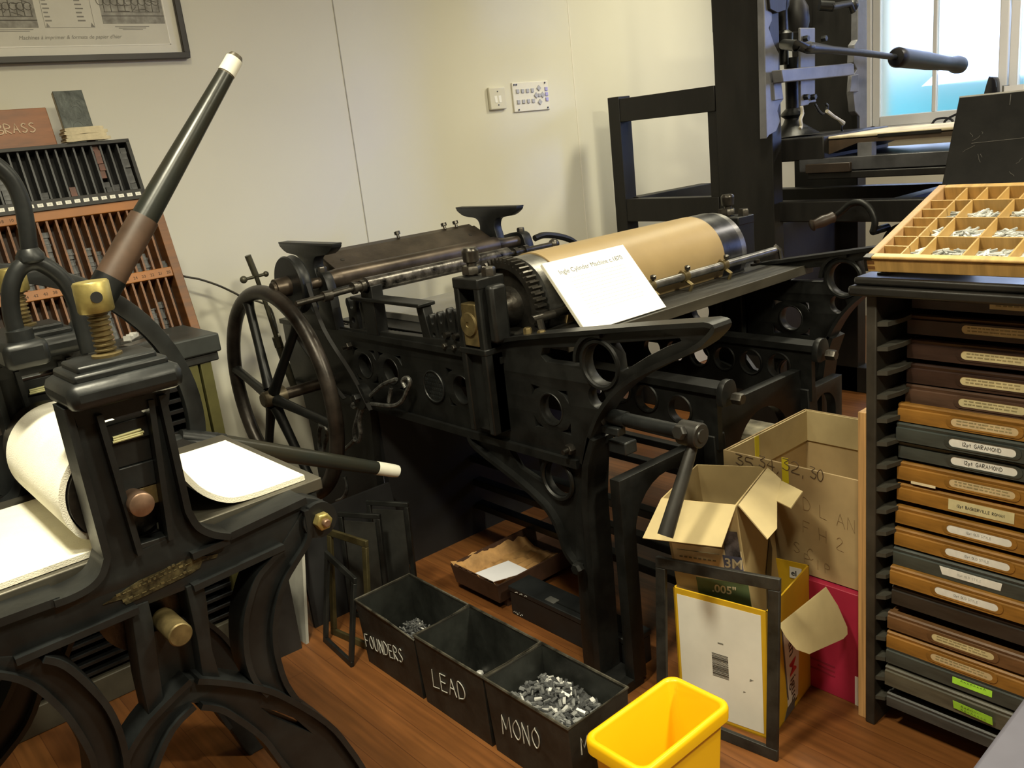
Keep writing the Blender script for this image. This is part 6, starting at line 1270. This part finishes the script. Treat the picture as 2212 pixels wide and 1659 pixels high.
PYq([(1873, -30), (1854, -30), (1853, 86), (1846, 96), (1844, 135), (1852, 150), (1846, 158), (1843, 200), (1847, 240), (1857, 252), (1857, 290), (1873, 290)], yf, .035, 'cheek_moulding', LITB)
for pts in ([(1671, 178), (1688, 177), (1693, 214), (1674, 217)], [(1840, 163), (1855, 160), (1855, 198), (1836, 199)]): PYq(pts, yf - .012, .014, 'socket_block', LITB)
PYq([(1688, 150), (1840, 136), (1845, 138), (1846, 162), (1692, 178)], 2.20, .05, 'hose_bar', LITB, bev=.004)
hp = PYq([(1729, 60), (1761, 60), (1761, 205), (1764, 220), (1750, 222), (1746, 227), (1730, 230)], 2.235, .012, 'hose_plate', LITB)
for px, py in ((1737, 84), (1776, 84), (1738, 210), (1753, 210)):
    q = onY(px, py, 2.235); mb = MB(); mb.nut(q, (0, -1, 0), .014, .022); mb.build('bolt', IRON, wp_)
PYq([(1661, -10), (1700, -10), (1698, 22), (1680, 28), (1664, 20)], 2.25, .05, 'head_block', CHK)
mb = MB(); q0, q1 = onY(1693, 140, 2.33), onY(1693, -30, 2.33); L_ = q1.z - q0.z
mb.lathe(q0, (0, 0, 1), [(0, .022), (.06, .022), (.075, .040), (.13, .044), (.145, .024), (L_ - .10, .022), (L_ - .08, .03), (L_, .03)], 24); sp = mb.build('spindle', IRON, wp_)
mb = MB(); q = onY(1722, 38, 2.34); mb.lathe(V3((q.x, q.y, q.z - .06)), (0, 0, 1), [(0, .045), (.04, .055), (.10, .05), (.14, .03)], 22); mb.build('spindle_box', CHK, wp_)
mb = MB(); mb.tube([onY(*p, 2.22) for p in ((1795, 15), (1835, 8), (1842, 25))], .016, 10); mb.ball(onY(1843, 12, 2.22), .026); mb.cyl(onY(1770, 12, 2.26), onY(1800, 14, 2.22), .022); mb.build('link_arm', IRON, wp_)
MB().box(XC + .08, XD - .005, 2.50, 2.62, 1.86, 2.02).build('winter_beam', CHK, wp_, bev=.004)
b = [onY(*p, 2.17) for p in ((1690, 96), (1720, 99), (1746, 103), (1800, 108), (1860, 114), (1938, 124))]; b[0] = onY(1693, 96, 2.30)
mb = MB(); mb.tube(b, [.022, .024, .026, .0165, .0155, .014], 14); mb.ball(b[2], .028, 14, (1.4, 1, .8)); br_ = mb.build('pull_bar', IRON, wp_)
h0, h1 = b[-1], onY(2078, 141, 2.17); d = (h1 - h0).normalized(); L_ = (h1 - h0).length
MB().lathe(h0 - d * .02, d, [(0, .016), (.005, .040), (.02, .048), (.06, .046), (L_ * .45, .044), (L_ * .72, .036), (L_ * .85, .036), (L_ * .93, .046), (L_ * .99, .044), (L_ * 1.0, .026), (L_ * 1.05, .022), (L_ * 1.05, 0)], 26).build('bar_handle', mat('black_handle_wood', (.008, .007, .008), .42, 0, .3, 8, spec=.3), br_)
mb = MB(); q0 = onY(1713, 292, 2.33); mb.lathe(V3((q0.x, q0.y, q0.z)), (0, 0, 1), [(0, .12), (.05, .045), (.075, .035), (.09, .055), (.10, .05), (.12, .03), (.22, .03), (.34, .036)], 24); mb.build('platen_socket', IRON, wp_)
q0 = onY(1713, 296, 2.33); MB().box(XC + .10, XD - .06, 2.08, 2.52, q0.z - .10, q0.z).build('platen', CHK, wp_, bev=.006)
# hook and cord from the hose plate
ROP = mat('cream_cord', (.50, .46, .36), .9, 0, .15, 40)
mb = MB(); mb.tube(smooth_pts([onY(*p, 2.21) for p in ((1760, 224), (1768, 238), (1776, 246), (1784, 242), (1788, 230), (1783, 224))], 4), .006, 7); mb.tube(smooth_pts([onY(*p, 2.21) for p in ((1818, 262), (1824, 266), (1818, 274), (1820, 284), (1828, 284))], 4), .005, 7); mb.build('hook', IRON, wp_)
MB().tube([onY(*p, 2.20) for p in ((1786, 240), (1800, 251), (1812, 258), (1821, 266))], [.009, .008, .007, .012], 8).build('cord', ROP, wp_)
MB().tube(smooth_pts([onY(*p, 2.20) for p in ((1731, 230), (1733, 246), (1729, 258), (1731, 272), (1728, 278))], 3), .008, 8).build('cord', ROP, wp_)
# tympan, bed, rails
tz = onX(1900, 287, 3.72).z
ty0, ty1 = onX(2095, 290, 3.66).y, onX(1742, 286, 3.66).y
mb = MB(); mb.box(3.64, 4.16, ty0 - .03, ty1 + .1, tz - .008, tz + .004); tym = mb.build('tympan', mat('canvas_paper', (.52, .45, .31), .8, 0, .2, 8), wp_, bev=.004)
mb = MB(); mb.prism([(3.642, ty1 + .09, tz - .012), (3.642, ty0 - .02, tz - .012), (3.642, ty0 - .02, tz - .03), (3.642, ty1 - .25, tz - .03), (3.642, ty1 - .12, tz - .07)], (.5, 0, 0)); mb.build('tympan_board', mat('tympan_brown', (.050, .030, .016), .6, 0, .3, 8), tym)
MB().box(3.638, 3.645, ty0 + .10, ty0 + .36, tz - .013, tz - .001).build('black_binding', CHK, tym)
MB().box(3.62, 3.66, onX(1873, 320, 3.62).y - .02, onX(1862, 320, 3.62).y + .02, tz - .10, tz - .03).build('tympan_prop', LITB, wp_)
z0, z1 = onX(1950, 385, 3.6).z, onX(1950, 332, 3.6).z
MB().box(3.60, 4.18, 1.22, 2.20, z1 - .055, z1).build('bed', mat('bed_slate', (.07, .07, .075), .35, .2, .2), wp_, bev=.003)
MB().box(3.58, 4.20, 1.20, onX(1744, 380, 3.58).y, z0 + .01, z1 - .058).build('coffin', CHK, wp_, bev=.004)
q0, q1 = onX(1742, 375, 3.575), onX(1838, 350, 3.575); MB().box(3.565, 3.585, q1.y, q0.y, q0.z, q1.z).build('brown_block', mat('brown_oak', (.026, .016, .010), .5, 0, .2), wp_, bev=.003)
z2 = onX(1850, 433, 3.55).z
for x in (3.545, 4.13): MB().box(x, x + .08, .95, 2.9, z2 - .09, z2).build('rail', CHK, wp_, bev=.005)
for y in (1.05, 1.75, 2.8): MB().box(3.62, 4.13, y, y + .07, z2 - .085, z2 - .01).build('rail_tie', CHK, wp_)
MB().box(4.14, 4.20, 1.62, 1.70, 0, z2 - .09).build('fore_stay', CHK, wp_, bev=.003)
MB().box(3.53, 3.60, 2.2, 3.2, .0, .14).build('foot', CHK, wp_, bev=.004); MB().box(4.24, 4.33, 2.2, 3.0, .0, .14).build('foot', CHK, wp_, bev=.004)
MB().box(3.575, 4.24, 2.36, 2.42, .30, z2 - .12).build('lower_board', CHK, wp_, bev=.003)
mb = MB(); mb.lathe((3.60, 1.72, z2 - .20), (1, 0, 0), [(0, .04), (.0, .10), (.5, .10), (.5, .04)], 32); mb.build('winding_drum', CHK, wp_)
cr = [onX(*p, 3.50) for p in ((1886, 500), (1890, 478), (1880, 452), (1862, 438), (1838, 440), (1820, 455), (1806, 466))]
mb = MB(); mb.tube(smooth_pts(cr, 5), .014, 10); mb.cyl(cr[0], cr[0] + V3((.12, 0, 0)), .016); ck = mb.build('crank', IRON, wp_)
c0, c1 = onX(1804, 467, 3.49), onX(1752, 488, 3.40); d = (c1 - c0); MB().lathe(c0, d, [(0, .012), (.01, .024), (.03, .022), (d.length * .5, .026), (d.length * .85, .020), (d.length * .95, .026), (d.length, .018)], 18).build('crank_handle', mat('dark_turned_wood', (.035, .022, .016), .4, 0, .3), ck)
# open frame at the back of the press
XS_ = 3.50
def bar(p, q, dz, x0=XS_, x1=XS_ + .07, nm='stay_rail'):
    a, b_ = onX(*p, XS_), onX(*q, XS_); mb = MB(); mb.prism([(x0, a.y, a.z), (x0, b_.y, b_.z), (x0, b_.y, b_.z - dz), (x0, a.y, a.z - dz)], (x1 - x0, 0, 0)); return mb.build(nm, CHK, wp_, bev=.003)
yl = onX(1313, 215, XS_).y; zl = onX(1318, 211, XS_).z
MB().box(XS_ - .004, XS_ + .085, yl - .075, yl, 0, zl).build('stay_post', CHK, wp_, bev=.003)
MB().box(XS_ + .01, XS_ + .08, 2.56, 2.615, 0, zl - .03).build('stay_post', CHK, wp_, bev=.003)
MB().box(XS_, XS_ + .07, 2.565, yl - .05, zl - .125, zl - .012).build('stay_rail', CHK, wp_, bev=.003)
z3 = onX(1345, 431, XS_).z; MB().box(XS_, XS_ + .07, 2.565, yl - .05, z3 - .115, z3).build('stay_rail', CHK, wp_, bev=.003)
MB().box(XS_ + .06, 4.2, yl - .11, yl - .03, z3 - .10, z3 + .005).build('stay_rail', CHK, wp_, bev=.003)
# ================================================================ ON THE WINDOW SILL
def loop(pts, r, x): return smooth_pts([onX(a, b, x) for a, b in pts], 5)
mb = MB(); CB = mat('black_cable', (.012, .012, .016), .4)
for pts in (((2000, 283), (2012, 270), (2022, 258), (2045, 255), (2058, 262), (2045, 275), (2020, 280), (2010, 272)), ((2095, 232), (2070, 245), (2048, 256), (2040, 266), (2050, 276), (2070, 278), (2085, 270)), ((2095, 236), (2076, 252), (2060, 268), (2052, 278), (2030, 272), (2014, 280), (1998, 284)), ((2090, 248), (2075, 262), (2064, 276), (2080, 282))): mb.tube(loop(pts, .006, XW - .05), .0075, 6)
tag(mb.build('cable_coil', CB), 'tangled coil of thin black cable lying on the window sill', 'cable')
mb = MB(); mb.tube(loop(((1862, 283), (1872, 278), (1880, 276), (1888, 275), (1897, 282)), .006, XW - .05), .007, 6); mb.tube(loop(((1868, 282), (1880, 279), (1892, 281)), .006, XW - .06), .007, 6); tag(mb.build('cable_end', CB), 'short loop of dark cable at the left end of the window sill', 'cable')
def boxpx(p, q, x, dx): a, b_ = onX(*p, x), onX(*q, x); return a, b_
a, b_ = boxpx((2122, 240), (2156, 164), XW - .08, .05)
t = thing('black_device', 'upright rounded black device standing on the sill in front of the window', 'device', (XW - .06, (a.y + b_.y) / 2, WZ0))
zz = WZ0 + .001; pr = sm2([(a.y, zz), (a.y - .004, zz + .14), (a.y - .03, b_.z - .01), (b_.y + .04, b_.z), (b_.y + .008, b_.z - .02), (b_.y, zz + .14), (b_.y, zz)], 4)
MB().plate(pr, [], .05, lambda v: V3((XW - .065 + v.z, v.x, v.y)), .006).build('housing', mat('black_glossy_plastic', (.012, .012, .015), .25), t)
MB().box(XW - .09, XW - .03, b_.y - .0, a.y, zz - .001, zz + .012).build('foot', MATS['black_glossy_plastic'], t)
a, b_ = boxpx((2163, 240), (2262, 176), XW - .10, .05)
t = thing('white_grille', 'white perforated panel standing on the sill beside the black device', 'panel', (XW - .09, (a.y + b_.y) / 2, WZ0))
z1_ = b_.z; yy0, yy1 = b_.y, a.y - .008; hs = []
nx, nz = 7, 5
for i in range(nx):
    for j in range(nz): hs.append([(yy1 - .045 - i * .038 + .0125 * math.cos(k), z1_ - .045 - j * .026 - 0 + .0085 * math.sin(k)) for k in [2 * PI * q / 12 for q in range(12)]])
hs = [h for h in hs if min(p[0] for p in h) > yy0 + .01 and min(p[1] for p in h) > WZ0 + .01]
MB().plate([(yy1, WZ0), (yy1, z1_), (yy0, z1_), (yy0, WZ0)], hs, .02, lambda v: V3((XW - .10 + v.z, v.x, v.y))).build('front', GLOSSW, t)
MB().box(XW - .085, XW - .04, yy0, yy1, WZ0, z1_ - .003).build('housing', mat('grille_dark', (.03, .03, .035), .6), t)
MB().box(XW - .114, XW - .03, yy1 - .006, yy1 + .004, WZ0, z1_ + .004).build('side_strip', STEEL, t)
